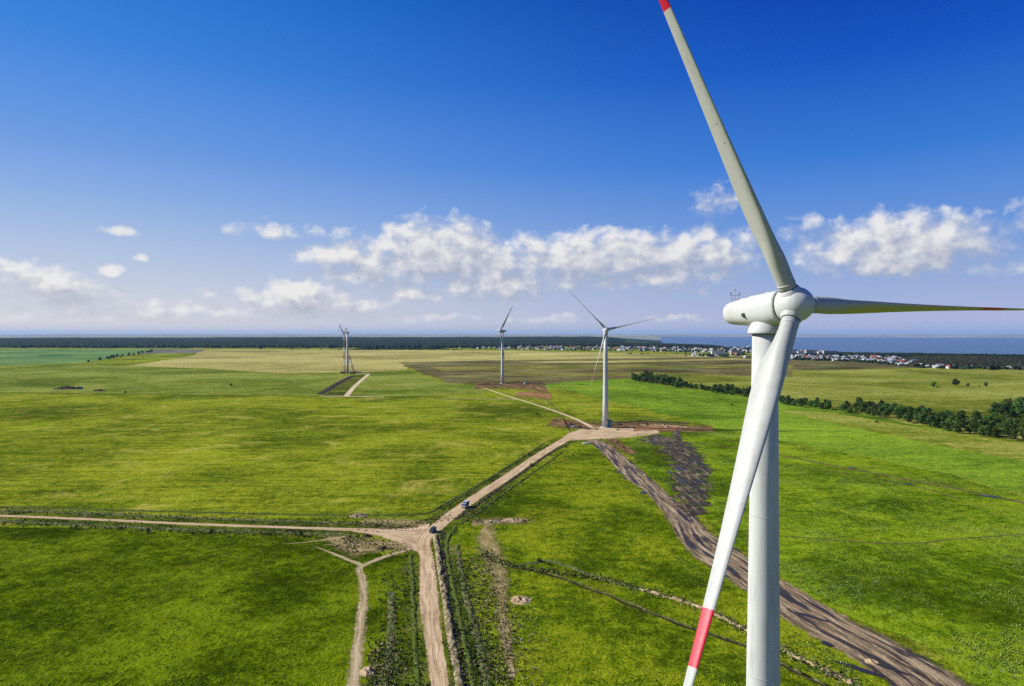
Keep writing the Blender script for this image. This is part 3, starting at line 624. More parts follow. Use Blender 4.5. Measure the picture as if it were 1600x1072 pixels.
# spoil heaps (each a thing)
def heap(px, py, w, l, hgt, m, label, ang=0.0, name='spoil_heap', group=None):
    c = G(px, py); n = 26; V, UV = [], []
    for i in range(n + 1):
        for j in range(n + 1):
            x, y = i / n * 2 - 1, j / n * 2 - 1; r = math.hypot(x, y)
            q = Vector((x * w / 1.6 + px, y * l / 1.6 + py, 1.7))
            z = max(0, 1 - r ** 1.6) * hgt * (.8 + .9 * mnoise.noise(q * .8)) + (.25 * hgt * mnoise.noise(q * 1.9) if r < .95 else 0)
            z = max(-.05, z) if r < 1 else -.05
            X_, Y_ = x * w / 2, y * l / 2
            V.append((X_ * math.cos(ang) - Y_ * math.sin(ang), X_ * math.sin(ang) + Y_ * math.cos(ang), z))
    Fq = [(i * (n + 1) + j, (i + 1) * (n + 1) + j, (i + 1) * (n + 1) + j + 1, i * (n + 1) + j + 1) for i in range(n) for j in range(n)]
    o = link(name, np_mesh(name, V, Fq, [m])); o.location = (c[0], c[1], .05); return tag(o, label, 'soil heap', group)
heap(813, 938, 6.5, 7.5, .9, M_CLAY, 'small pale clay heap alone in the grass of the middle pasture', R(20))
heap(800, 814, 11, 6, 1.1, M_CLAY, 'long low bank of pale clay right of the road junction', R(5))
heap(770, 816, 9, 5, .8, M_SPOIL, 'low brown earth heap between the road and the long pale clay bank')
heap(598, 857, 4, 4, .9, M_DSOIL, 'small dark earth heap beside the side track')
heap(573, 838, 4, 4, .8, M_DSOIL, 'small dark earth heap on the edge of the west road')
heap(560, 806, 9, 7, 1.0, M_SPOIL, 'low brown heap on the grass north of the west road')
heap(105, 608, 46, 12, 4.2, M_DSOIL, 'long dark earth heap on the far meadow beside the teal cabin')
heap(155, 611, 22, 9, 2.6, M_DSOIL, 'lower dark earth heap right of the teal cabin on the far meadow')
for k_, (px_, py_, w_, l_, h_, m_) in enumerate(((893, 663.5, 5, 6, 1.6, 0), (906, 667, 5, 5, 1.3, 0), (932, 671, 5, 4, 1.0, 0), (968, 664, 6, 6, 1.5, 0), (988, 668, 5, 5, 1.2, 1), (1012, 664, 6, 6, 1.5, 0), (1042, 668, 6, 6, 1.4, 1), (965, 672, 4, 4, .9, 0), (1005, 672, 5, 4, 1.0, 1))):
    heap(px_, py_, w_, l_, h_, (M_DSOIL, M_SPOIL)[m_], ('dark' if m_ == 0 else 'light brown') + ' earth heap on the edge of the churned pad round the middle turbine', k_, group='earth heaps round the middle turbine pad')
heap(575, 1050, 4, 5, .9, M_CLAY, 'small reddish clay heap at the foot of the photo beside the rutted side track')
heap(1362, 1035, 3.4, 3.4, .6, M_CLAY, 'small orange clay heap on the wide construction road')
# ------------------------------------------------------------------ trees
M_LEAF = tint_mat('leaves'); M_BARK = soil('bark', (0.03, 0.024, 0.018), (0.06, 0.048, 0.035), (0.1, 0.08, 0.06))
def tree_meshes(seed, h, w, n_leaf=1100, base=.12, cols=((0.022, 0.05, 0.010), (0.045, 0.088, 0.016), (0.095, 0.145, 0.026))):
    rg = np.random.default_rng(seed)
    nl = 15; lobes = []
    for k in range(nl):
        t = rg.random(); zc = h * (base + .12 + (0.86 - base - .12) * t); rad = w / 2 * (1 - .55 * max(0, t - .35) / .65) * (0.75 if t < .15 else 1)
        an = rg.random() * 2 * math.pi; rr_ = rad * (.25 + .6 * rg.random())
        lobes.append((rr_ * math.cos(an), rr_ * math.sin(an), zc, w * (.13 + .12 * rg.random())))
    lobes.append((0, 0, h * .84, w * .17)); nl += 1
    tone = rg.random(nl)
    wts = np.array([l[3] ** 2 for l in lobes]); wts /= wts.sum(); ids = rg.choice(nl, n_leaf, p=wts)
    L = np.array(lobes)[ids]; d = rg.normal(size=(n_leaf, 3)); d /= np.linalg.norm(d, axis=1)[:, None]
    rad = (.72 + .42 * rg.random(n_leaf))[:, None] * L[:, 3:4]
    c = L[:, :3] + d * rad * np.array([1, 1, .85]); c[:, 2] = np.maximum(c[:, 2], h * base * .5 + .2)
    nrm = d + rg.normal(size=(n_leaf, 3)) * .55; nrm /= np.linalg.norm(nrm, axis=1)[:, None]
    u = np.cross(nrm, rg.normal(size=(n_leaf, 3))); u /= np.linalg.norm(u, axis=1)[:, None]; v = np.cross(nrm, u)
    s_ = (w * .045 * (.7 + .8 * rg.random(n_leaf)))[:, None]
    V = np.stack([c - u * s_, c - v * s_ * .8, c + u * s_, c + v * s_ * .8], 1).reshape(-1, 3)
    Fq = np.arange(n_leaf * 4).reshape(-1, 4)
    f = np.clip(.6 * tone[ids] + .55 * rg.random(n_leaf) - .1, 0, 1)
    cc = np.array(cols); col = np.where(f[:, None] < .5, cc[0] + (cc[1] - cc[0]) * f[:, None] * 2, cc[1] + (cc[2] - cc[1]) * (f[:, None] - .5) * 2)
    crown = np_mesh('crown', V, Fq, [M_LEAF], col=np.repeat(col, 4, axis=0))
    mb = MB(); r0 = w * .035
    mb.tube((0, 0, -.3), (0, 0, h * .35), r0, r0 * .7, 7); mb.tube((0, 0, h * .35), (.1, .05, h * .8), r0 * .7, r0 * .2, 6)
    for k in range(6):
        l = lobes[k]; mb.tube((0, 0, h * (.2 + .05 * k)), (l[0], l[1], l[2]), r0 * .4, r0 * .12, 5)
    tr = mb.build('trunk', M_BARK); tm = tr.data; bpy.data.objects.remove(tr)
    return crown, tm, h
TV = [tree_meshes(11 + k, h, w) for k, (h, w) in enumerate(((13, 10), (11, 10), (14.5, 9), (9.5, 9.5), (12, 11), (15, 11)))]
SV = [tree_meshes(41 + k, h, w, 500, .02, ((0.028, 0.05, 0.012), (0.05, 0.082, 0.018), (0.09, 0.125, 0.03))) for k, (h, w) in enumerate(((3.2, 4.2), (2.4, 3.6), (4.2, 4.6)))]
def plant(name, var, x, y, sc, rz, label, cat, group=None, z=0.0):
    r = empty(name, (x, y, z), label, cat, group); r.rotation_euler = (0, 0, rz); r.scale = (sc, sc, sc)
    link('crown', var[0], r); link('trunk', var[1], r); return r
def in_poly(pt, P):
    x, y = pt; c = False; n = len(P)
    for i in range(n):
        x1, y1 = P[i]; x2, y2 = P[(i + 1) % n]
        if (y1 > y) != (y2 > y) and x < (x2 - x1) * (y - y1) / (y2 - y1) + x1: c = not c
    return c
def grove(poly, n, gap, sc, label, group, variants=TV, name='tree', cat='tree', z=0.0):
    P = [G(*p) for p in poly]; xs = [p[0] for p in P]; ys = [p[1] for p in P]; pts = []; tries = 0
    while len(pts) < n and tries < 30000:
        tries += 1; q = (random.uniform(min(xs), max(xs)), random.uniform(min(ys), max(ys)))
        if in_poly(q, P) and all((q[0] - a_[0]) ** 2 + (q[1] - a_[1]) ** 2 > gap * gap for a_ in pts): pts.append(q)
    for q in pts:
        plant(name, random.choice(variants), q[0], q[1], sc * random.uniform(.75, 1.15), random.uniform(0, 6.28), label, cat, group, z)
    return len(pts)
grove([(985, 594), (1000, 597), (1040, 603), (1063, 608), (1066, 602), (1012, 592)], 60, 5.5, .98, 'dense dark tree in the thick hedgerow at the corner of the ploughed field', 'trees of the hedgerow beside the ploughed field')
grove([(1064, 605), (1100, 611), (1112, 614), (1112, 610), (1066, 602)], 26, 5, .62, 'low bushy tree in the thin stretch of hedgerow left of the near turbine', 'low trees in the thin stretch of hedgerow')
grove([(1112, 614), (1180, 623), (1180, 617), (1112, 611)], 32, 5.5, .85, 'dark bushy tree in the hedgerow directly behind the near turbine tower', 'trees of the hedgerow behind the near tower')
grove([(1216, 632), (1250, 637), (1298, 641), (1298, 638), (1250, 632), (1216, 627)], 24, 6, .72, 'bushy tree in the broken hedgerow just right of the near turbine tower', 'trees of the broken hedgerow right of the tower')
NG = grove([(1306, 644), (1390, 655), (1450, 669), (1520, 681), (1610, 692), (1690, 704), (1690, 676), (1560, 664), (1480, 656), (1420, 646), (1345, 638)], 130, 6.0, .86, 'leafy tree in the deep wooded belt at the right edge of the fields', 'trees of the wooded belt on the right')
grove([(1536, 652), (1700, 656), (1700, 648), (1560, 645)], 34, 7, 1.1, 'dark tree in the separate upper row behind the wooded belt at the right edge', 'trees of the upper row behind the belt')
for px, py, sc, v, lb in ((1459, 605, .8, 1, 'small round tree alone on the hay meadow, leftmost of the scattered ones'), (1493, 604, 1.08, 4, 'largest round tree standing alone on the hay meadow'),
                          (1512, 604, .62, 3, 'low spreading tree just right of the largest lone tree on the hay meadow'), (1540, 604, .7, 1, 'dark low tree, rightmost of the lone ones on the hay meadow')):
    c = G(px, py); plant('tree', TV[v], c[0], c[1], sc, px, lb, 'tree')
for px, py, sc, lb in ((1465, 606, .9, 'tiny bush beside the leftmost lone tree on the hay meadow'), (1530, 604.6, .9, 'tiny bush left of the rightmost lone tree on the hay meadow'), (1143, 634, .7, 'small bush on the bright crop field near the near tower'), (839, 648, .7, 'small dark bush on the meadow below the pale north track'), (361, 603, 1.2, 'small dark bush alone on the far left pasture'), (196, 614.5, 1.0, 'small dark bush beside the far field margin at left'), (1370, 661, .8, 'small bush on the dry yellow strip below the wooded belt')):
    c = G(px, py); plant('bush', random.choice(SV), c[0], c[1], sc, px, lb, 'bush')
for k in range(24):
    t = random.random() ** .8; px = 128 + 112 * t; py = 568 - 18 * t + random.uniform(-.6, .6); c = G(px, py)
    plant('tree', random.choice(TV), c[0], c[1], random.uniform(.7, 1.05), px, 'small dark tree in the slanting row along the teal field', 'tree', 'trees of the slanting row by the teal field')
# small verge bushes by the roads
for k, (px, py) in enumerate(((120, 826), (190, 826), (232, 833), (330, 832), (420, 836), (470, 838), (885, 700), (895, 712), (830, 728), (858, 884), (842, 878), (905, 706), (1128, 760), (975, 700), (965, 693))):
    c = G(px, py); plant('bush', SV[k % 3], c[0], c[1], random.uniform(.35, .6), k, 'low dark weedy bush on a track verge', 'bush', 'weedy bushes along the tracks')

# forest masses on the horizon -------------------------------------------
def leafmass_mat(name, a, b_, c):
    m, T, b, out = mat(name); p = wpos(T)
    f = T.math('MULTIPLY_ADD', T.noise(p, 1 / 9, 3, .6), .5, T.math('MULTIPLY', T.noise(p, 1 / 160, 3, .6), .5))
    T.l.new(T.ramp(f, [(.36, a), (.5, b_), (.66, c)]), b.inputs['Base Color']); b.inputs['Roughness'].default_value = 1; set_spec(b, 0); return m
M_FOR = leafmass_mat('far_forest', (0.009, 0.019, 0.012), (0.016, 0.032, 0.018), (0.03, 0.05, 0.022))
M_FOR2 = leafmass_mat('brown_forest', (0.018, 0.022, 0.012), (0.032, 0.036, 0.02), (0.055, 0.056, 0.028))
def forest(name, az0, az1, near, far, hgt, m, daz=.055, rows=46, seed=1, cut=None, fringe=.0):
    rg = np.random.default_rng(seed); az = np.arange(az0, az1, daz)
    n_ = len(az); V = np.zeros((rows + 1, n_, 3))
    edge = np.array([mnoise.noise(Vector((a_ * 1.1, seed, 0))) + .5 * mnoise.noise(Vector((a_ * 4.1, seed, 3))) for a_ in az])
    nr = np.array([near(a_) if callable(near) else near for a_ in az]) * (1 + .035 * edge); fr = np.array([far(a_) if callable(far) else far for a_ in az])
    for k in range(rows + 1):
        t = max(0, k - 1) / (rows - 1)
        r = nr * (fr / nr) ** t; aa = np.radians(az + rg.uniform(-.4, .4, n_) * daz)
        r = r * (1 + rg.uniform(-.3, .3, n_) * .5 / rows)
        x, y = r * np.sin(aa), r * np.cos(aa)
        hh = hgt * (.62 + .38 * rg.random(n_)) * (.9 + .25 * np.array([mnoise.noise(Vector((a_ * .9, t * 9, seed))) for a_ in az]))
        tap = np.clip(np.minimum(az - az0, az1 - az) / 1.2, .15, 1)
        V[k] = np.stack([x, y, terrain(x, y) + (hh * tap if k else -.5)], -1)
    i, j = np.meshgrid(np.arange(rows), np.arange(n_ - 1), indexing='ij'); i, j = i.ravel(), j.ravel()
    Fq = np.stack([i * n_ + j, i * n_ + j + 1, (i + 1) * n_ + j + 1, (i + 1) * n_ + j], -1)[:, ::-1]
    return tag(link(name, np_mesh(name, V.reshape(-1, 3), Fq, [m])), kind='stuff')
def yz(py): return CAM_H * F / (py - 520.0)        # distance of flat ground at a pixel row
forest('forest', -46, 9.5, lambda a_: (yz(543.6) if a_ < -3 else yz(543.6) + (a_ + 3) * 70) / max(.5, math.cos(R(a_))), 11500, 17, M_FOR, rows=70)
forest('forest', 3, 22, lambda a_: 4100 - 55 * max(0, a_ - 10), lambda a_: 5500 - 110 * max(0, a_ - 5), 15, M_FOR, rows=22, seed=2)
forest('forest', 21, 47, lambda a_: 2650 - 4 * (a_ - 21), lambda a_: 2950, 11, M_FOR, rows=12, seed=4)
forest('woodland', 29.5, 47, lambda a_: (1950 - (a_ - 29.5) * 6), lambda a_: 2640, 11, M_FOR2, rows=22, seed=5)
forest('woodland', 33, 47, lambda a_: yz(575.5) / math.cos(R(a_)), lambda a_: yz(572.0) / math.cos(R(a_)), 9, M_FOR, rows=6, seed=6)
forest('woodland', -13.5, -5.2, lambda a_: 3480, lambda a_: 3560, 7, M_FOR, rows=4, seed=7, daz=.08)
# village trees: ragged clumps between the houses
def clumps(name, poly, n, hgt, seed, m=M_FOR):
    rg = random.Random(seed); V, Fq = [], []
    for k in range(n):
        while True:
            px = rg.uniform(min(p[0] for p in poly), max(p[0] for p in poly)); py = rg.uniform(min(p[1] for p in poly), max(p[1] for p in poly))
            if in_poly((px, py), poly): break
        c = G(px, py); w = rg.uniform(4, 10); hh = hgt * rg.uniform(.5, 1.2); b = len(V)
        for lv, (zf, rf) in enumerate(((0, .8), (.35, 1.0), (.7, .75))):
            for q in range(6):
                an = q * 1.047 + rg.random() * .5; rr_ = w * rf * rg.uniform(.65, 1.15)
                V.append((c[0] + rr_ * math.cos(an), c[1] + rr_ * math.sin(an), zf * hh * rg.uniform(.85, 1.15)))
        V.append((c[0], c[1], hh))
        for lv in range(2):
            for q in range(6): Fq.append((b + lv * 6 + q, b + lv * 6 + (q + 1) % 6, b + lv * 6 + 6 + (q + 1) % 6)); Fq.append((b + lv * 6 + q, b + lv * 6 + 6 + (q + 1) % 6, b + lv * 6 + 6 + q))
        for q in range(6): Fq.append((b + 12 + q, b + 12 + (q + 1) % 6, b + 18))
    return tag(link(name, np_mesh(name, V, Fq, [m])), kind='stuff')
VIL = [([(720, 545.5), (870, 547), (870, 540.5), (760, 541)], 26), ([(850, 547), (1180, 552), (1180, 543.5), (1000, 540.8), (870, 540.5)], 124), ([(1060, 557), (1185, 559.5), (1185, 555), (1080, 553)], 14),
       ([(1228, 562.5), (1330, 565.5), (1430, 573), (1470, 575), (1450, 571), (1390, 558), (1300, 551.5), (1228, 549.5)], 120), ([(1430, 575.2), (1600, 578.5), (1640, 579), (1640, 575), (1480, 572.5)], 16)]
for k, (P, n) in enumerate(VIL): clumps('village_trees', P, int(n * (5.0 if k != 2 else 2.5)), 7.5, 50 + k)
clumps('scrub', [(980, 553), (1180, 556.5), (1180, 554), (1000, 550.5)], 16, 4.5, 77)
clumps('scrub', [(400, 546.2), (740, 547.2), (740, 546), (400, 545)], 24, 5, 78)
# ------------------------------------------------------------------ village houses
H_WALL = [paint('house_wall_white', (0.56, 0.55, 0.52), .8, .1), paint('house_wall_cream', (0.46, 0.40, 0.31), .8, .1), paint('house_wall_brick', (0.34, 0.16, 0.11), .9, .1)]
H_ROOF = [paint('roof_zinc', (0.5, 0.52, 0.54), .5, .3), paint('roof_red', (0.36, 0.09, 0.06), .8, .1), paint('roof_blue', (0.16, 0.22, 0.34), .6, .2), paint('roof_slate', (0.22, 0.22, 0.23), .8, .1)]
RN = ['pale metal', 'red', 'blue', 'slate grey']
def house_mesh(w, d, h, rh, wall, roof):
    mb = MB(); mb.box((0, 0, h / 2), (w, d, h), 0)
    e = .4
    A = [(-w / 2 - e, -d / 2 - e, h - .15), (w / 2 + e, -d / 2 - e, h - .15), (w / 2 + e, d / 2 + e, h - .15), (-w / 2 - e, d / 2 + e, h - .15), (-w / 2 - e, 0, h + rh), (w / 2 + e, 0, h + rh)]
    mb.add(A, [(0, 1, 5, 4), (2, 3, 4, 5), (0, 4, 3), (1, 2, 5), (0, 3, 2, 1)], 1)
    mb.box((w * .2, d * .12, h + rh * .9), (.7, .7, 1.6), 0)
    o = mb.build('house', [wall, roof, DARK]); me = o.data; bpy.data.objects.remove(o); return me
HM = []
for k, (w, d, h, rh, wi, ri) in enumerate(((11, 8, 4.2, 3, 0, 0), (13, 9, 5.5, 3.4, 0, 1), (10, 8, 3.8, 2.8, 1, 0), (14, 10, 6, 3.2, 2, 3), (12, 9, 5, 3.2, 0, 2), (9, 9, 6, 3.6, 1, 1), (15, 8, 4, 2.6, 0, 0))):
    HM.append((house_mesh(w, d, h, rh, H_WALL[wi], H_ROOF[ri]), ('white', 'cream', 'brick')[wi], RN[ri]))
EXTRA_AT = len(VIL)
WHERE = ['at the left end of the village', 'in the village behind the middle turbines', 'in the small cluster left of the near tower', 'in the village right of the near tower', 'by the field edge under the woods']
for k, (P, n) in enumerate(VIL):
    pts = []; tries = 0; GP = None
    while len(pts) < n and tries < 20000:
        tries += 1; q = (random.uniform(min(p[0] for p in P), max(p[0] for p in P)), random.uniform(min(p[1] for p in P), max(p[1] for p in P)))
        if in_poly(q, P):
            c = G(*q)
            if all((c[0] - a_[0]) ** 2 + (c[1] - a_[1]) ** 2 > 22 ** 2 for a_ in pts): pts.append(c)
    for c in pts:
        me, wn, rn = HM[random.choices(range(7), (5, 2, 4, 1, 1.5, 1, 5))[0]]
        o = link('house', me); o.location = (c[0], c[1], 0); o.rotation_euler = (0, 0, random.choice((0, R(90), R(35), R(-30))) + random.uniform(-.2, .2)); sc = random.uniform(.8, 1.15); o.scale = (sc, sc, sc)
        tag(o, f'tiny {wn} house with {rn} roof {WHERE[k]}', 'house', f'houses {WHERE[k]}')
def house_mass(zones):
    rg = random.Random(91); V, Fq, mi = [], [], []
    for P, n in zones:
        k = 0
        while k < n:
            q = (rg.uniform(min(p[0] for p in P), max(p[0] for p in P)), rg.uniform(min(p[1] for p in P), max(p[1] for p in P)))
            if not in_poly(q, P): continue
            k += 1; c = G(*q); a_ = rg.choice((0, 1.57, .6, -.5)) + rg.uniform(-.2, .2); w_, d_, h_ = rg.uniform(7, 12), rg.uniform(6, 9), rg.uniform(3, 5); rh = rg.uniform(2, 3.4); b = len(V)
            for x, y, z in ((-1, -1, 0), (1, -1, 0), (1, 1, 0), (-1, 1, 0), (-1, -1, h_), (1, -1, h_), (1, 1, h_), (-1, 1, h_), (-1, 0, h_ + rh), (1, 0, h_ + rh)):
                x, y = x * w_ / 2, y * d_ / 2; V.append((c[0] + x * math.cos(a_) - y * math.sin(a_), c[1] + x * math.sin(a_) + y * math.cos(a_), z))
            r_ = rg.choices((2, 3, 4, 5), (4, 2, 1, 2))[0]; w0 = rg.choice((0, 0, 1))
            for f, m_ in (((0, 1, 5, 4), w0), ((1, 2, 6, 5), w0), ((2, 3, 7, 6), w0), ((3, 0, 4, 7), w0), ((4, 5, 9, 8), r_), ((6, 7, 8, 9), r_), ((5, 6, 9, 9), w0), ((7, 4, 8, 8), w0)):
                Fq.append(tuple(b + i_ for i_ in f)); mi.append(m_)
    me = bpy.data.meshes.new('distant_houses'); me.from_pydata(V, [], [tuple(dict.fromkeys(f)) for f in Fq])
    for m_ in (H_WALL[0], H_WALL[1], *H_ROOF): me.materials.append(m_)
    me.polygons.foreach_set('material_index', mi); me.update(); tag(link('distant_houses', me), kind='stuff')
house_mass([([(700, 545.2), (870, 546.5), (870, 538.8), (720, 540.5)], 40), ([(850, 546.5), (1180, 551.5), (1180, 541.5), (1000, 539.4), (870, 539)], 190), ([(1228, 561), (1330, 564), (1430, 572), (1400, 558), (1300, 550), (1228, 547.5)], 190)])
# pale apartment blocks on the ridge
for k, (px, w, h) in enumerate(((1237, 40, 22), (1252, 28, 16), (1268, 44, 20), (1284, 30, 15), (1296, 46, 18), (1150, 40, 16), (1122, 50, 14))):
    a_ = math.atan((px - 800) / F); r_ = 2700; x, y = r_ * math.sin(a_), r_ * math.cos(a_)
    root = empty('apartment_block', (x, y, float(terrain(np.array([x]), np.array([y]))[0]) - .2), f'pale {"pinkish" if k in (2, 4, 5) else "white"} apartment block on the wooded ridge behind the village', 'apartment block', 'apartment blocks on the ridge')
    mb = MB(); mb.box((0, 0, h / 2), (w, 14, h)); mb.build('wall', H_WALL[1 if k in (2, 4, 5) else 0], root)
    mb = MB(); mb.box((0, 0, h + .5), (w + .6, 14.6, 1)); mb.build('roof', H_ROOF[3], root)
# ------------------------------------------------------------------ vehicles
M_TYRE = paint('tyre', (0.02, 0.02, 0.02), .85, .15); M_GLASS = paint('vehicle_glass', (0.03, 0.04, 0.055), .1, .6); M_CARB = paint('dark_car_paint', (0.035, 0.037, 0.045), .3, .5); M_CARW = paint('white_van_paint', (0.42, 0.43, 0.45), .4, .3)
M_NAVY = paint('navy_panel', (0.03, 0.04, 0.07), .5, .3); M_LAMP = paint('lamp_lens', (0.6, 0.55, 0.45), .2, .5); M_TAIL = paint('tail_lens', (0.4, 0.02, 0.02), .3, .5)
def wheels(root, xs, y, r, w=.26):
    for x in xs:
        for s_ in (-1, 1):
            mb = MB(); mb.tube((x, s_ * y - w / 2, r), (x, s_ * y + w / 2, r), r, r, 18); wh = mb.build('wheel', M_TYRE, root)
            mb = MB(); mb.tube((x, s_ * (y + w / 2 + .0) - (.02), r), (x, s_ * (y + w / 2) + .02, r), r * .55, r * .5, 14); mb.build('rim', GREY, wh)
def loft(mb, secs, mi=0):
    """secs: (x, half width bottom, half width top, z0, z1)"""
    rings = []
    for x, wb, wt, z0, z1 in secs: rings.append([(x, -wb, z0), (x, wb, z0), (x, wb, z0 + (z1 - z0) * .6), (x, wt, z1), (x, -wt, z1), (x, -wb, z0 + (z1 - z0) * .6)])
    mb.rings(rings, mi, True, False)
def suv(loc, rz, label):
    root = empty('car', (loc[0], loc[1], .09), label, 'car'); root.rotation_euler = (0, 0, rz)
    mb = MB(); loft(mb, [(-2.3, .82, .8, .5, 1.05), (-2.1, .92, .88, .38, 1.12), (-.2, .94, .9, .36, 1.12), (.9, .94, .88, .36, 1.1), (2.0, .9, .8, .4, 1.0), (2.3, .78, .7, .5, .88)]); mb.build('body', M_CARB, root)
    mb = MB(); loft(mb, [(-2.15, .82, .66, 1.1, 1.66), (-1.9, .86, .7, 1.1, 1.78), (.2, .86, .7, 1.1, 1.8), (.55, .85, .68, 1.1, 1.72), (1.15, .84, .8, 1.08, 1.14)]); cab = mb.build('cabin', M_GLASS, root)
    mb = MB(); mb.box((-.8, 0, 1.82), (2.5, 1.36, .07)); 
    for x in (-1.75, -.75, .35): 
        for s_ in (-1, 1): mb.box((x, s_ * .78, 1.45), (.1, .12, .68))
    mb.build('roof', M_CARB, root)
    wheels(root, (-1.4, 1.42), .82, .38)
    for s_ in (-1, 1):
        mb = MB(); mb.box((2.26, s_ * .6, .78), (.12, .34, .16)); mb.build('headlight', M_LAMP, root)
        mb = MB(); mb.box((-2.26, s_ * .68, .95), (.1, .2, .3)); mb.build('tail_light', M_TAIL, root)
    mb = MB(); mb.box((2.32, 0, .52), (.12, 1.5, .2)); mb.box((-2.32, 0, .55), (.12, 1.5, .2)); mb.build('bumper', GREY, root)
    return root
def truck(loc, rz, label):
    root = empty('truck', (loc[0], loc[1], .09), label, 'truck'); root.rotation_euler = (0, 0, rz)
    mb = MB(); loft(mb, [(1.0, 1.0, .95, .55, 2.25), (2.3, 1.02, .92, .55, 2.2), (2.75, 1.0, .95, .55, 1.35), (2.95, .95, .9, .6, 1.25)]); cab = mb.build('cab', M_CARW, root)
    mb = MB(); mb.box((2.56, 0, 1.78), (.1, 1.66, .62), 0, Matrix.Rotation(R(-28), 3, 'Y')); mb.build('windscreen', M_GLASS, cab)
    for s_ in (-1, 1):
        mb = MB(); mb.box((1.75, s_ * .995, 1.68), (.85, .06, .5)); mb.build('side_window', M_GLASS, cab)
        mb = MB(); mb.box((2.96, s_ * .7, .95), (.08, .3, .2)); mb.build('headlight', M_LAMP, cab)
    mb = MB(); mb.box((-1.0, 0, 1.72), (3.7, 2.1, 1.9)); mb.build('cargo_body', M_NAVY, root)
    mb = MB(); mb.box((-1.0, 0, 2.72), (3.76, 2.16, .08)); mb.build('cargo_roof', M_CARW, root)
    mb = MB(); mb.box((0, 0, .66), (5.4, .9, .2)); mb.build('chassis', GREY, root)
    wheels(root, (-1.8, 1.95), .88, .42)
    return root
def heading(a_, b_):
    p, q = G(*a_), G(*b_); return math.atan2(q[1] - p[1], q[0] - p[0])
suv(G(676, 831.5), heading((730, 790), (676, 831)), 'dark car driving onto the dirt road junction')
truck(G(727, 793), heading((727, 793), (680, 828)), 'white-cabbed truck with a dark box body on the diagonal dirt road')
# site equipment at the turbine pads
def cabin(px, py, size, m, label, rz=0, name='site_cabin', cat='cabin'):
    c = G(px, py); root = empty(name, (c[0], c[1], .06), label, cat); root.rotation_euler = (0, 0, rz); w, d, h = size
    mb = MB(); mb.box((0, 0, h / 2), size)
    for k in range(int(w / .8)): mb.box((-w / 2 + .4 + k * .8, -d / 2 - .02, h / 2), (.12, .08, h * .9))
    mb.build('body', m, root)
    mb = MB(); mb.box((0, 0, h + .06), (w + .2, d + .2, .12)); mb.build('roof', GREY, root)
    mb = MB(); mb.box((w * .22, -d / 2 - .06, h * .42), (1.0, .1, h * .8)); mb.build('door', GREY, root)
    return root
cabin(952.5, 668, (4.2, 3.2, 6.6), TEAL, 'tall teal transformer cabin at the foot of the middle turbine', R(10), 'transformer_cabin')
cabin(125, 608, (7, 3, 3.6), TEAL, 'teal cabin beside the long dark heap on the far left meadow', R(8))
cabin(822, 600, (6, 2.6, 2.6), H_WALL[0], 'small white cabin beside the distant turbine pad', R(20))
# foundation ring and stair of turbine 2
mb = MB(); mb.lathe((0, 0, 0), (0, 0, 1), [(0, 4.2), (.0, 4.4), (.55, 4.2), (.6, 2.7)], 40, cap=False); fr = mb.build('foundation', CONC, T2)
mb = MB(); mb.lathe((0, 0, 6.2), (0, 0, 1), [(0, 2.4), (0, 3.5), (.3, 3.5), (.3, 2.4)], 32, cap=False)
mb.tube((-3.3, -1, 6.4), (-3.3, -1, .2), .12); mb.tube((-2.6, -2.2, 6.4), (-2.6, -2.2, .2), .12); mb.build('work_platform', GREY, T2)
mb = MB(); mb.lathe((0, 0, 0), (0, 0, 1), [(0, 4.2), (.0, 4.4), (.55, 4.2), (.6, 2.7)], 40, cap=False); mb.build('foundation', CONC, T3)
# scattered timber and pipes
def stack(px, py, l, rz, m, label):
    c = G(px, py); root = empty('pipe_stack', (c[0], c[1], .12), label, 'pipes'); root.rotation_euler = (0, 0, rz)
    for k in range(5):
        mb = MB(); mb.tube((-l / 2, (k % 3) * .52, .26 + .46 * (k // 3)), (l / 2, (k % 3) * .52, .26 + .46 * (k // 3)), .25, n=10); mb.build('pipe', m, root)
stack(919, 694, 9, R(4), H_WALL[0], 'pale bundle of pipes lying below the turbine pad')
stack(899, 668, 7, R(0), GREY, 'grey bundle of pipes lying left of the middle turbine')
# crawler crane and helper crane
M_CRANE = paint('crane_red', (0.45, 0.06, 0.05), .5, .3); M_CRW = paint('crane_white', (0.7, 0.68, 0.66), .5, .3)
def lattice(mb, p0, p1, w, seg, mis=(0, 1)):
    p0, p1 = Vector(p0), Vector(p1); d = (p1 - p0).normalized(); a = d.cross(Vector((0, 1, 0.1))).normalized(); b = d.cross(a); L = (p1 - p0).length; n = int(L / seg)
    cs = [(a * i_ + b * j_) * w / 2 for i_, j_ in ((-1, -1), (1, -1), (1, 1), (-1, 1))]
    for k in range(n):
        mi = mis[(k // 3) % 2]; q0 = p0 + d * (L * k / n); q1 = p0 + d * (L * (k + 1) / n)
        for c_ in range(4):
            mb.tube(q0 + cs[c_], q1 + cs[c_], .27, n=5, mi=mi); mb.tube(q0 + cs[c_], q1 + cs[(c_ + 1) % 4], .16, n=4, mi=mi); mb.tube(q1 + cs[c_], q1 + cs[(c_ + 1) % 4], .16, n=4, mi=mi)
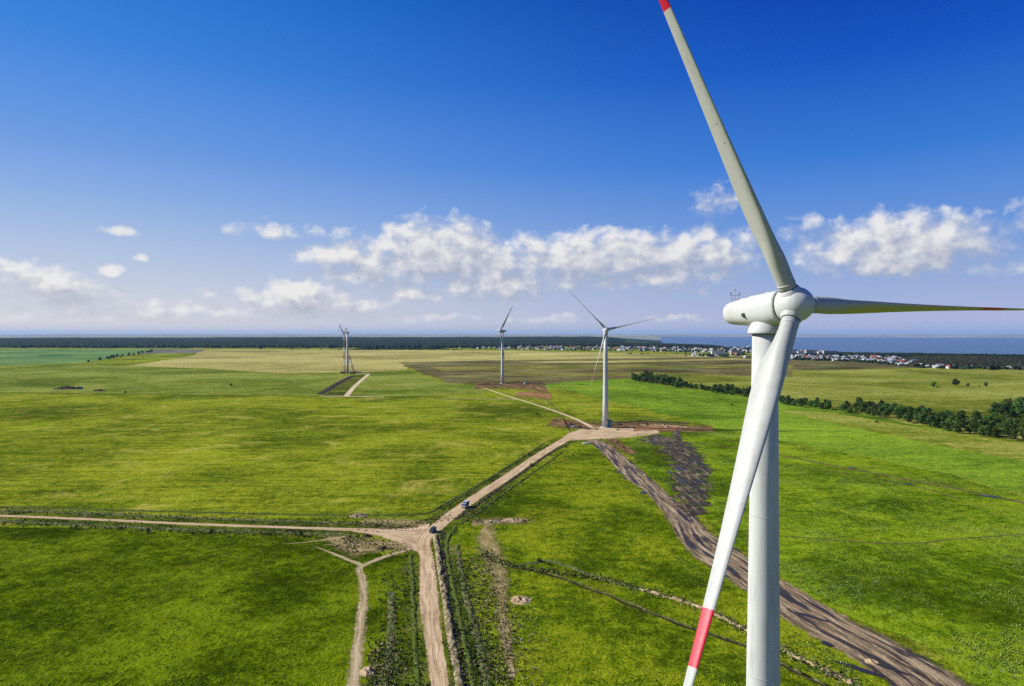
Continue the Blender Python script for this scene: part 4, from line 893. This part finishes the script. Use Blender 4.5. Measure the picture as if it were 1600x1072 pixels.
def crane(px, py, label, boom, jib=None, strut=None, sc=1.0):
    c = G(px, py); root = empty('crawler_crane', (c[0], c[1], .14), label, 'crane')
    for s_ in (-1, 1):
        mb = MB(); mb.box((0, s_ * 3.2, .8), (9, 1.3, 1.5), 0, None, (.92, 1)); mb.build('crawler_track', M_TYRE, root)
    mb = MB(); mb.box((-.5, 0, 2.6), (8, 4, 1.8)); mb.build('body', M_CRANE, root)
    mb = MB(); mb.box((-4.6, 0, 3.2), (2.2, 4.6, 3)); mb.build('counterweight', GREY, root)
    mb = MB(); mb.box((3.0, 1.5, 4.4), (1.8, 1.4, 2)); mb.build('cab', M_GLASS, root)
    p0 = Vector((2.5, 0, 3)); p1 = Vector(boom)
    mb = MB(); lattice(mb, p0, p1, 2.6, 4.2); mb.build('boom', [M_CRANE, M_CRW], root)
    tip = p1
    if jib:
        mb = MB(); lattice(mb, p1, jib, 1.8, 3.4); mb.build('jib', [M_CRANE, M_CRW], root); tip = Vector(jib)
    if strut:
        mb = MB(); lattice(mb, p1, strut, 1.2, 3.0); mb.tube(strut, tip, .12, n=4); mb.tube(strut, (-4, 0, 4), .12, n=4); mb.build('strut', [M_CRW, M_CRANE], root)
    hk = tip + Vector((0, 0, -14)); mb = MB(); mb.tube(tip, hk, .1, n=4); mb.box(hk, (1.2, 1.2, 2)); mb.build('hook', GREY, root)
k4 = Z4[1] / F
crane(536.5, 583.6, 'tall red and white lattice crane beside the bladeless tower', (1.5, 0, 80), (-8.5, 0, 100), (7, 0, 93))
crane(551, 583.8, 'small red lattice crane leaning towards the bladeless tower', (-7.5, 1, 37))
cabin(562, 583, (9, 3, 3), H_WALL[0], 'white site cabin at the top of the crane road', R(5))
heap(556, 582.6, 16, 9, 3.0, M_DSOIL, 'dark earth heap at the foot of the bladeless tower')
# ------------------------------------------------------------------ grass tufts and weeds (nobody could count them)
M_TUFT = tint_mat('tuft_leaves', .95, .05)
RM = np.concatenate([m_ for m_, h_, n_ in ROADS]); RH = np.concatenate([h_ for m_, h_, n_ in ROADS])
RMR = np.concatenate([m_ for m_, h_, n_ in ROADS if 'bank' not in n_ and 'trench' not in n_]); RHR = np.concatenate([h_ for m_, h_, n_ in ROADS if 'bank' not in n_ and 'trench' not in n_])
def tufts(name, pts, h0, h1, cols, wfac=.55, seed=0):
    rg = np.random.default_rng(seed); n = len(pts)
    if n == 0: return
    h = h0 + (h1 - h0) * rg.random(n) ** 2; nb = 4
    an = rg.random((n, nb)) * 2 * math.pi; lean = rg.random((n, nb)) * .7; wd = h[:, None] * wfac * (.6 + .6 * rg.random((n, nb)))
    cx, cy = pts[:, 0][:, None], pts[:, 1][:, None]; hz = h[:, None] * (.6 + .5 * rg.random((n, nb)))
    dx, dy = np.cos(an), np.sin(an)
    A = np.stack([cx - dy * wd / 2 - dx * .1, cy + dx * wd / 2, np.full_like(an, .02)], -1); B = np.stack([cx + dy * wd / 2 - dx * .1, cy - dx * wd / 2, np.full_like(an, .02)], -1)
    C = np.stack([cx + dx * lean * hz + dy * wd * .3, cy + dy * lean * hz - dx * wd * .3, hz], -1); D = np.stack([cx + dx * lean * hz - dy * wd * .3, cy + dy * lean * hz + dx * wd * .3, hz], -1)
    V = np.stack([A, B, C, D], 2).reshape(-1, 3); Fq = np.arange(len(V)).reshape(-1, 4)
    cc = np.array(cols); ci = cc[rg.integers(0, len(cc), n)] * (.75 + .5 * rg.random((n, 1)))
    return tag(link(name, np_mesh(name, V, Fq, [M_TUFT], col=np.repeat(ci, nb * 4, axis=0))), kind='stuff')
def off_road(P, extra=.1):
    ok = np.ones(len(P), bool)
    for s_ in range(0, len(P), 20000):
        q = P[s_:s_ + 20000]; d = np.full(len(q), 1e9)
        for k in range(0, len(RM), 200):
            dd = np.hypot(q[:, None, 0] - RM[None, k:k + 200, 0], q[:, None, 1] - RM[None, k:k + 200, 1]) - RH[None, k:k + 200]
            d = np.minimum(d, dd.min(1))
        ok[s_:s_ + 20000] = d > extra
    return P[ok]
def area(n, y0, y1, seed, pw=1.6):
    rg = np.random.default_rng(seed); y = y0 + (y1 - y0) * rg.random(n) ** pw
    x = (rg.random(n) * 2 - 1) * y * .80; return np.stack([x, y], -1)
def clump_filter(P, sc, thr, seed):
    v = np.array([mnoise.noise(Vector((p[0] / sc, p[1] / sc, seed))) for p in P]); return P[v > thr]
P = off_road(area(34000, 158, 380, 21))
tufts('grass', clump_filter(P, 9, .02, 2.2), .12, .36, ((0.13, 0.19, 0.012), (0.18, 0.24, 0.02), (0.22, 0.27, 0.03), (0.09, 0.14, 0.01)), .9, 1)
# pale weeds in the right pasture
P = area(260000, 165, 420, 23, 1.4); P = P[(P[:, 0] > 60) & (P[:, 0] > 36 + (300 - P[:, 1]) * .25)]
P = off_road(clump_filter(clump_filter(P, 16, .02, 5.5), 3.5, -.1, 9.1))
tufts('weeds', P, .12, .42, ((0.17, 0.27, 0.03), (0.14, 0.23, 0.02), (0.22, 0.31, 0.07)), .8, 2)
# weeds along the road verges
def along(px, n, spread, seed):
    C = catmull([G(*p) for p in px], 12); C = np.array(C); rg = np.random.default_rng(seed); i = rg.integers(0, len(C) - 1, n); t = rg.random((n, 1))
    return C[i] * (1 - t) + C[i + 1] * t + rg.normal(size=(n, 2)) * spread
VG = [([(640, 868), (648, 960), (655, 1075)], 700, 1.6), ([(683, 838), (700, 940), (722, 1075)], 1500, 2.2), ([(712, 850), (735, 950), (765, 1075)], 2600, 2.6), ([(0, 798), (300, 811), (560, 819), (640, 822)], 2600, 3), ([(0, 816), (300, 829), (560, 838)], 2600, 3.4),
      ([(690, 800), (780, 742), (850, 697)], 1600, 3.2), ([(730, 812), (800, 765), (890, 702)], 1500, 3), ([(540, 850), (590, 860), (640, 868)], 900, 4), ([(745, 858), (800, 885), (937, 905), (1090, 950), (1230, 1022), (1345, 1075)], 2600, 1.6), ([(610, 900), (610, 1000), (600, 1075)], 1200, 2.4),
      ([(960, 700), (1040, 735), (1060, 790)], 500, 4), ([(890, 664), (960, 656), (1070, 662)], 500, 5)]
RMs, RHs = RM, RH; RM, RH = RMR, RHR
PV = off_road(np.concatenate([along(p, n, s_, 60 + k) for k, (p, n, s_) in enumerate(VG)]), .25)
tufts('weeds', PV[::3], .25, .8, ((0.07, 0.11, 0.012), (0.11, 0.15, 0.018), (0.05, 0.07, 0.012)), .8, 3)
tufts('weeds', PV[1::3], .2, .6, ((0.36, 0.32, 0.15), (0.24, 0.24, 0.08), (0.46, 0.4, 0.24)), .7, 4)
PD = np.concatenate([along(p, n, s_, 90 + k) for k, (p, n, s_) in enumerate([([(735, 860), (775, 950), (790, 1075)], 2600, 5), ([(600, 1010), (590, 1075)], 700, 3), ([(530, 858), (590, 850), (640, 850)], 900, 4)])])
tufts('dry_weeds', off_road(PD), .25, .8, ((0.42, 0.38, 0.2), (0.28, 0.26, 0.1), (0.5, 0.45, 0.3), (0.12, 0.16, 0.02), (0.12, 0.16, 0.02)), .5, 5)

CL_ = [([(683, 838), (697, 942), (722, 1075)], 900, .8), ([(800, 886), (937, 904), (1090, 947), (1167, 985), (1345, 1075)], 900, 1.0), ([(940, 664), (1000, 662), (1075, 666)], 900, 5), ([(880, 668), (905, 668), (935, 672)], 500, 3.5), ([(560, 826), (650, 820), (690, 806)], 700, 3.2),
       ([(735, 815), (830, 814)], 700, 2.0), ([(1000, 690), (1060, 720), (1095, 790)], 1800, 6), ([(945, 690), (985, 710)], 300, 2.5), ([(520, 850), (580, 850), (640, 862)], 700, 4), ([(750, 604), (785, 603), (850, 602)], 500, 12)]
PC = np.concatenate([along(p, n, s_, 130 + k) for k, (p, n, s_) in enumerate(CL_)])
tufts('soil_clods', PC[::2], .15, .5, ((0.05, 0.035, 0.02), (0.1, 0.07, 0.04), (0.03, 0.022, 0.014)), 1.3, 6)
tufts('soil_clods', PC[1::2], .12, .4, ((0.4, 0.31, 0.18), (0.55, 0.45, 0.29), (0.25, 0.18, 0.1)), 1.3, 7)

# ------------------------------------------------------------------ far water
def sea_mat():
    m, T, b, out = mat('reservoir_water'); p = wpos(T)
    b.inputs['Base Color'].default_value = (0.09, 0.155, 0.25, 1); b.inputs['Roughness'].default_value = .5; set_spec(b, .3)
    bump(T, b, T.noise(p, 1 / 22, 4, .6), 1.0, 6); return m
azs2 = np.radians(np.linspace(5, 60, 56)); rs2 = np.geomspace(3700, 26000, 24); A2, R2 = np.meshgrid(azs2, rs2)
V = np.stack([R2 * np.sin(A2), R2 * np.cos(A2), np.full_like(A2, -45)], -1).reshape(-1, 3)
Fq = np.array([(i * 56 + j, i * 56 + j + 1, (i + 1) * 56 + j + 1, (i + 1) * 56 + j) for i in range(23) for j in range(55)])[:, ::-1]
tag(link('water', np_mesh('water', V, Fq, [sea_mat()], smooth=True)), kind='structure')

# ------------------------------------------------------------------ haze: one closed box of even air
HAZE = 2.2e-5
if HAZE:
    mb = MB(); mb.box((0, 12500, 44), (64000, 46000, 218)); 
    m, T, b, out = mat('haze_air'); T.t.nodes.remove(b)
    pv = T.n('ShaderNodeVolumePrincipled'); pv.inputs['Color'].default_value = (0.33, 0.50, 0.86, 1); pv.inputs['Density'].default_value = HAZE; pv.inputs['Anisotropy'].default_value = 0.1
    T.l.new(pv.outputs[0], out.inputs['Volume'])
    tag(mb.build('haze', m), kind='stuff')
    m.cycles.homogeneous_volume = True if hasattr(m.cycles, 'homogeneous_volume') else None

# ------------------------------------------------------------------ sky, sun, camera
SUN_EL = R(32.5); SUN_AZ = math.atan2(-0.99, 0.13)       # from +Y towards +X: the sun stands to the left, a little ahead
w = bpy.data.worlds.new('World'); S.world = w; w.use_nodes = True; T = NT(w.node_tree)
for nd in list(w.node_tree.nodes): w.node_tree.nodes.remove(nd)
out = T.n('ShaderNodeOutputWorld'); bg = T.n('ShaderNodeBackground'); T.l.new(bg.outputs[0], out.inputs[0])
sky = T.n('ShaderNodeTexSky', sky_type='NISHITA'); sky.sun_disc = False; sky.sun_elevation = SUN_EL; sky.sun_rotation = SUN_AZ
sky.altitude = 100; sky.air_density = 1.0; sky.dust_density = 0.6; sky.ozone_density = 2.5
STR = 0.10
D = T.n('ShaderNodeTexCoord').outputs['Generated']
sx = T.n('ShaderNodeSeparateXYZ'); T.l.new(T.vmath('NORMALIZE', D), sx.inputs[0])
az = T.math('MULTIPLY', T.math('ARCTAN2', sx.outputs[0], sx.outputs[1]), 57.2958)
el = T.math('MULTIPLY', T.math('ARCSINE', sx.outputs[2]), 57.2958)
cb = T.n('ShaderNodeCombineXYZ'); T.l.new(az, cb.inputs[0]); T.l.new(el, cb.inputs[1])
# cloud field: a node group giving density at (azimuth, elevation) in degrees
CL = [  # px, py, half w, top, base, strength
    (680, 404, 110, 60, 38, 1.2), (555, 405, 90, 24, 20, 1.0), (728, 385, 50, 40, 44, 1.05), (940, 402, 190, 42, 38, 1.15), (762, 412, 80, 30, 32, 1.05), (620, 425, 110, 22, 26, .8), (1000, 420, 150, 20, 30, .8), (1085, 395, 95, 34, 36, 1.0), (1140, 385, 52, 22, 26, .6), (780, 444, 90, 34, 28, 1.0), (900, 445, 44, 12, 12, .6), (640, 462, 40, 12, 12, .6),
    (1405, 385, 138, 54, 44, 1.2), (1478, 368, 76, 38, 42, 1.05), (1340, 398, 90, 28, 30, 1.0), (1635, 340, 56, 34, 22, 1.0), (55, 442, 105, 30, 26, .85), (30, 415, 42, 12, 12, .7), (120, 470, 80, 16, 16, .6), (470, 468, 84, 32, 20, 1.0), (540, 476, 66, 12, 14, .6),
    (425, 362, 60, 16, 10, .42), (522, 364, 36, 12, 10, .38), (192, 362, 30, 9, 8, .4), (178, 425, 24, 12, 9, .6), (320, 457, 17, 9, 9, .6), (220, 402, 16, 6, 6, .45), (1118, 312, 36, 22, 20, .36), (1258, 362, 36, 20, 18, .4), (1040, 452, 60, 10, 9, .42),
    (300, 488, 260, 12, 12, .55), (80, 500, 200, 12, 10, .5), (560, 498, 170, 9, 8, .42), (180, 474, 150, 10, 9, .45), (690, 495, 40, 7, 6, .5), (850, 500, 60, 7, 6, .5), (1040, 498, 30, 6, 6, .5), (1090, 497, 16, 6, 5, .5), (1560, 420, 90, 10, 8, .3), (1120, 425, 60, 12, 12, .5), (-80, 400, 60, 26, 20, .8), (1760, 420, 110, 50, 40, .9)]
gt = bpy.data.node_groups.new('cloud_density', 'ShaderNodeTree')
gt.interface.new_socket('Vector', in_out='INPUT', socket_type='NodeSocketVector'); gt.interface.new_socket('Density', in_out='OUTPUT', socket_type='NodeSocketFloat'); gt.interface.new_socket('Field', in_out='OUTPUT', socket_type='NodeSocketFloat')
g = NT(gt); gi = g.n('NodeGroupInput'); go = g.n('NodeGroupOutput')
vec = gi.outputs[0]
wn = g.n('ShaderNodeTexNoise', noise_dimensions='2D'); g.l.new(vec, wn.inputs['Vector']); wn.inputs['Scale'].default_value = .5; wn.inputs['Detail'].default_value = 4
wv = g.vmath('ADD', vec, g.vmath('MULTIPLY', g.vmath('SUBTRACT', wn.outputs['Color'], (.5, .5, .5)), (2.2, 1.1, 0)))
ss = g.n('ShaderNodeSeparateXYZ'); g.l.new(wv, ss.inputs[0])
def noise2(vec, *a):
    o = g.noise(vec, *a); o.node.noise_dimensions = '2D'; return o.node.outputs['Fac']
field = None
for px, py, hw, top, base, st in CL:
    a0, e0 = azel(px, py); ka = math.degrees(1 / F) * math.cos(R(a0)) ** 2; ke = math.degrees(1 / F) * math.cos(R(a0))
    dx = g.math('MULTIPLY', g.math('SUBTRACT', ss.outputs[0], a0), 1 / (hw * ka))
    dy = g.math('SUBTRACT', ss.outputs[1], e0)
    up = g.math('MULTIPLY', g.math('MAXIMUM', dy, 0.0), 1 / (top * ke)); dn = g.math('MULTIPLY', g.math('MINIMUM', dy, 0.0), 1 / (base * ke))
    r2 = g.math('MULTIPLY', dx, dx); r2 = g.math('MULTIPLY_ADD', up, up, r2); r2 = g.math('MULTIPLY_ADD', dn, dn, r2)
    v = g.math('MULTIPLY_ADD', r2, -st * .8, st)
    field = v if field is None else g.math('SMOOTH_MAX', field, v, .15)
n1 = noise2(g.vmath('MULTIPLY', vec, (1, 1.35, 1)), .55, 7, .52, .15)
n2 = noise2(g.vmath('MULTIPLY', vec, (1, 1.2, 1)), 1.7, 4, .46, .1)
nz = g.math('MULTIPLY_ADD', n1, .95, g.math('MULTIPLY', n2, .32))
def billow(sc):
    vo = g.n('ShaderNodeTexVoronoi', feature='SMOOTH_F1', voronoi_dimensions='2D'); g.l.new(g.vmath('ADD', g.vmath('MULTIPLY', vec, (1, 1.25, 1)), g.vmath('MULTIPLY', wn.outputs['Color'], (.5, .5, 0))), vo.inputs['Vector'])
    vo.inputs['Scale'].default_value = sc; vo.inputs['Smoothness'].default_value = .35; return g.math('SUBTRACT', .42, vo.outputs['Distance'])
nz = g.math('MULTIPLY_ADD', billow(.7), .26, nz); nz = g.math('MULTIPLY_ADD', billow(1.6), .05, nz)
den = g.math('ADD', field, g.math('MULTIPLY', g.math('SUBTRACT', nz, .665), 1.75))
g.l.new(g.sstep(den, -.12, 1.05), go.inputs[0]); g.l.new(den, go.inputs[1])
def dens(v):
    nd = T.n('ShaderNodeGroup'); nd.node_tree = gt; T.l.new(v, nd.inputs[0]); return nd.outputs
d0 = dens(cb.outputs[0]); d1 = dens(T.vmath('ADD', cb.outputs[0], (-.8, 1.0, 0)))
lit = T.math('MULTIPLY_ADD', T.math('SUBTRACT', d0[1], d1[1]), .72, .40, clamp=True)
# clear-air colour: the sky model, deepened overhead as a polarised summer sky is
skc = T.n('ShaderNodeGamma'); T.l.new(sky.outputs[0], skc.inputs[0]); skc.inputs[1].default_value = 1.0
elf = T.math('MULTIPLY', el, 1 / 45, clamp=True)
gl = T.ramp(elf, [(0, (.56, .61, .72)), (.7 / 45, (.66, .665, .71)), (2.5 / 45, (.62, .65, .73)), (4.8 / 45, (.50, .585, .75)), (10 / 45, (.26, .43, .77)), (13.5 / 45, (.15, .33, .76)), (20 / 45, (.045, .235, .72)), (26 / 45, (.012, .18, .66)), (1, (.004, .08, .42))])
gr = T.ramp(elf, [(0, (.34, .44, .68)), (1 / 45, (.42, .47, .70)), (4.6 / 45, (.27, .40, .70)), (8 / 45, (.14, .30, .70)), (13.5 / 45, (.035, .19, .66)), (20 / 45, (.004, .09, .53)), (26 / 45, (.0005, .042, .385)), (1, (.0003, .02, .25))])
GR = T.mix(T.sstep(sx.outputs[0], -.68, .5), gl, gr)
SKYC = T.mix(.98, skc.outputs[0], T.vmath('MULTIPLY', GR, (6.6, 6.6, 6.6)))
cloudc = T.mix(lit, (2.75, 2.95, 3.6), (5.7, 5.6, 5.5))
crisp = T.sstep(d0[1], -.18, .88); soft = T.sstep(d0[1], -.5, 1.2)
fade = T.math('MULTIPLY_ADD', T.math('SUBTRACT', crisp, soft), T.sstep(lit, .4, .9), soft)
fade = T.math('MULTIPLY', fade, T.sstep(el, .1, 2.2)); fade = T.math('MULTIPLY', fade, .93)
skyc = T.mix(fade, SKYC, cloudc)
T.l.new(skyc, bg.inputs[0]); bg.inputs[1].default_value = STR
w.cycles.sampling_method = 'MANUAL'; w.cycles.sample_map_resolution = 512

sd = bpy.data.lights.new('sun', 'SUN'); sd.energy = 4.5; sd.angle = R(.5); sd.color = (1.0, .95, .86)
so = bpy.data.objects.new('sun', sd); COL.objects.link(so)
dirv = Vector((math.sin(SUN_AZ) * math.cos(SUN_EL), math.cos(SUN_AZ) * math.cos(SUN_EL), math.sin(SUN_EL)))
so.rotation_euler = dirv.to_track_quat('Z', 'Y').to_euler(); so.location = dirv * 300

cd = bpy.data.cameras.new('camera'); cd.lens = LENS; cd.sensor_width = 36; cd.clip_start = 1; cd.clip_end = 120000
co = bpy.data.objects.new('camera', cd); COL.objects.link(co); co.location = (0, 0, CAM_H); co.rotation_euler = (R(90) - PITCH, 0, 0); S.camera = co
S.view_settings.view_transform = 'Standard'; S.view_settings.look = 'None'; S.view_settings.exposure = 0.6; S.view_settings.gamma = 1.0
S.cycles.use_denoising = False; S.cycles.volume_bounces = 1; S.cycles.max_bounces = 6; S.cycles.transparent_max_bounces = 24
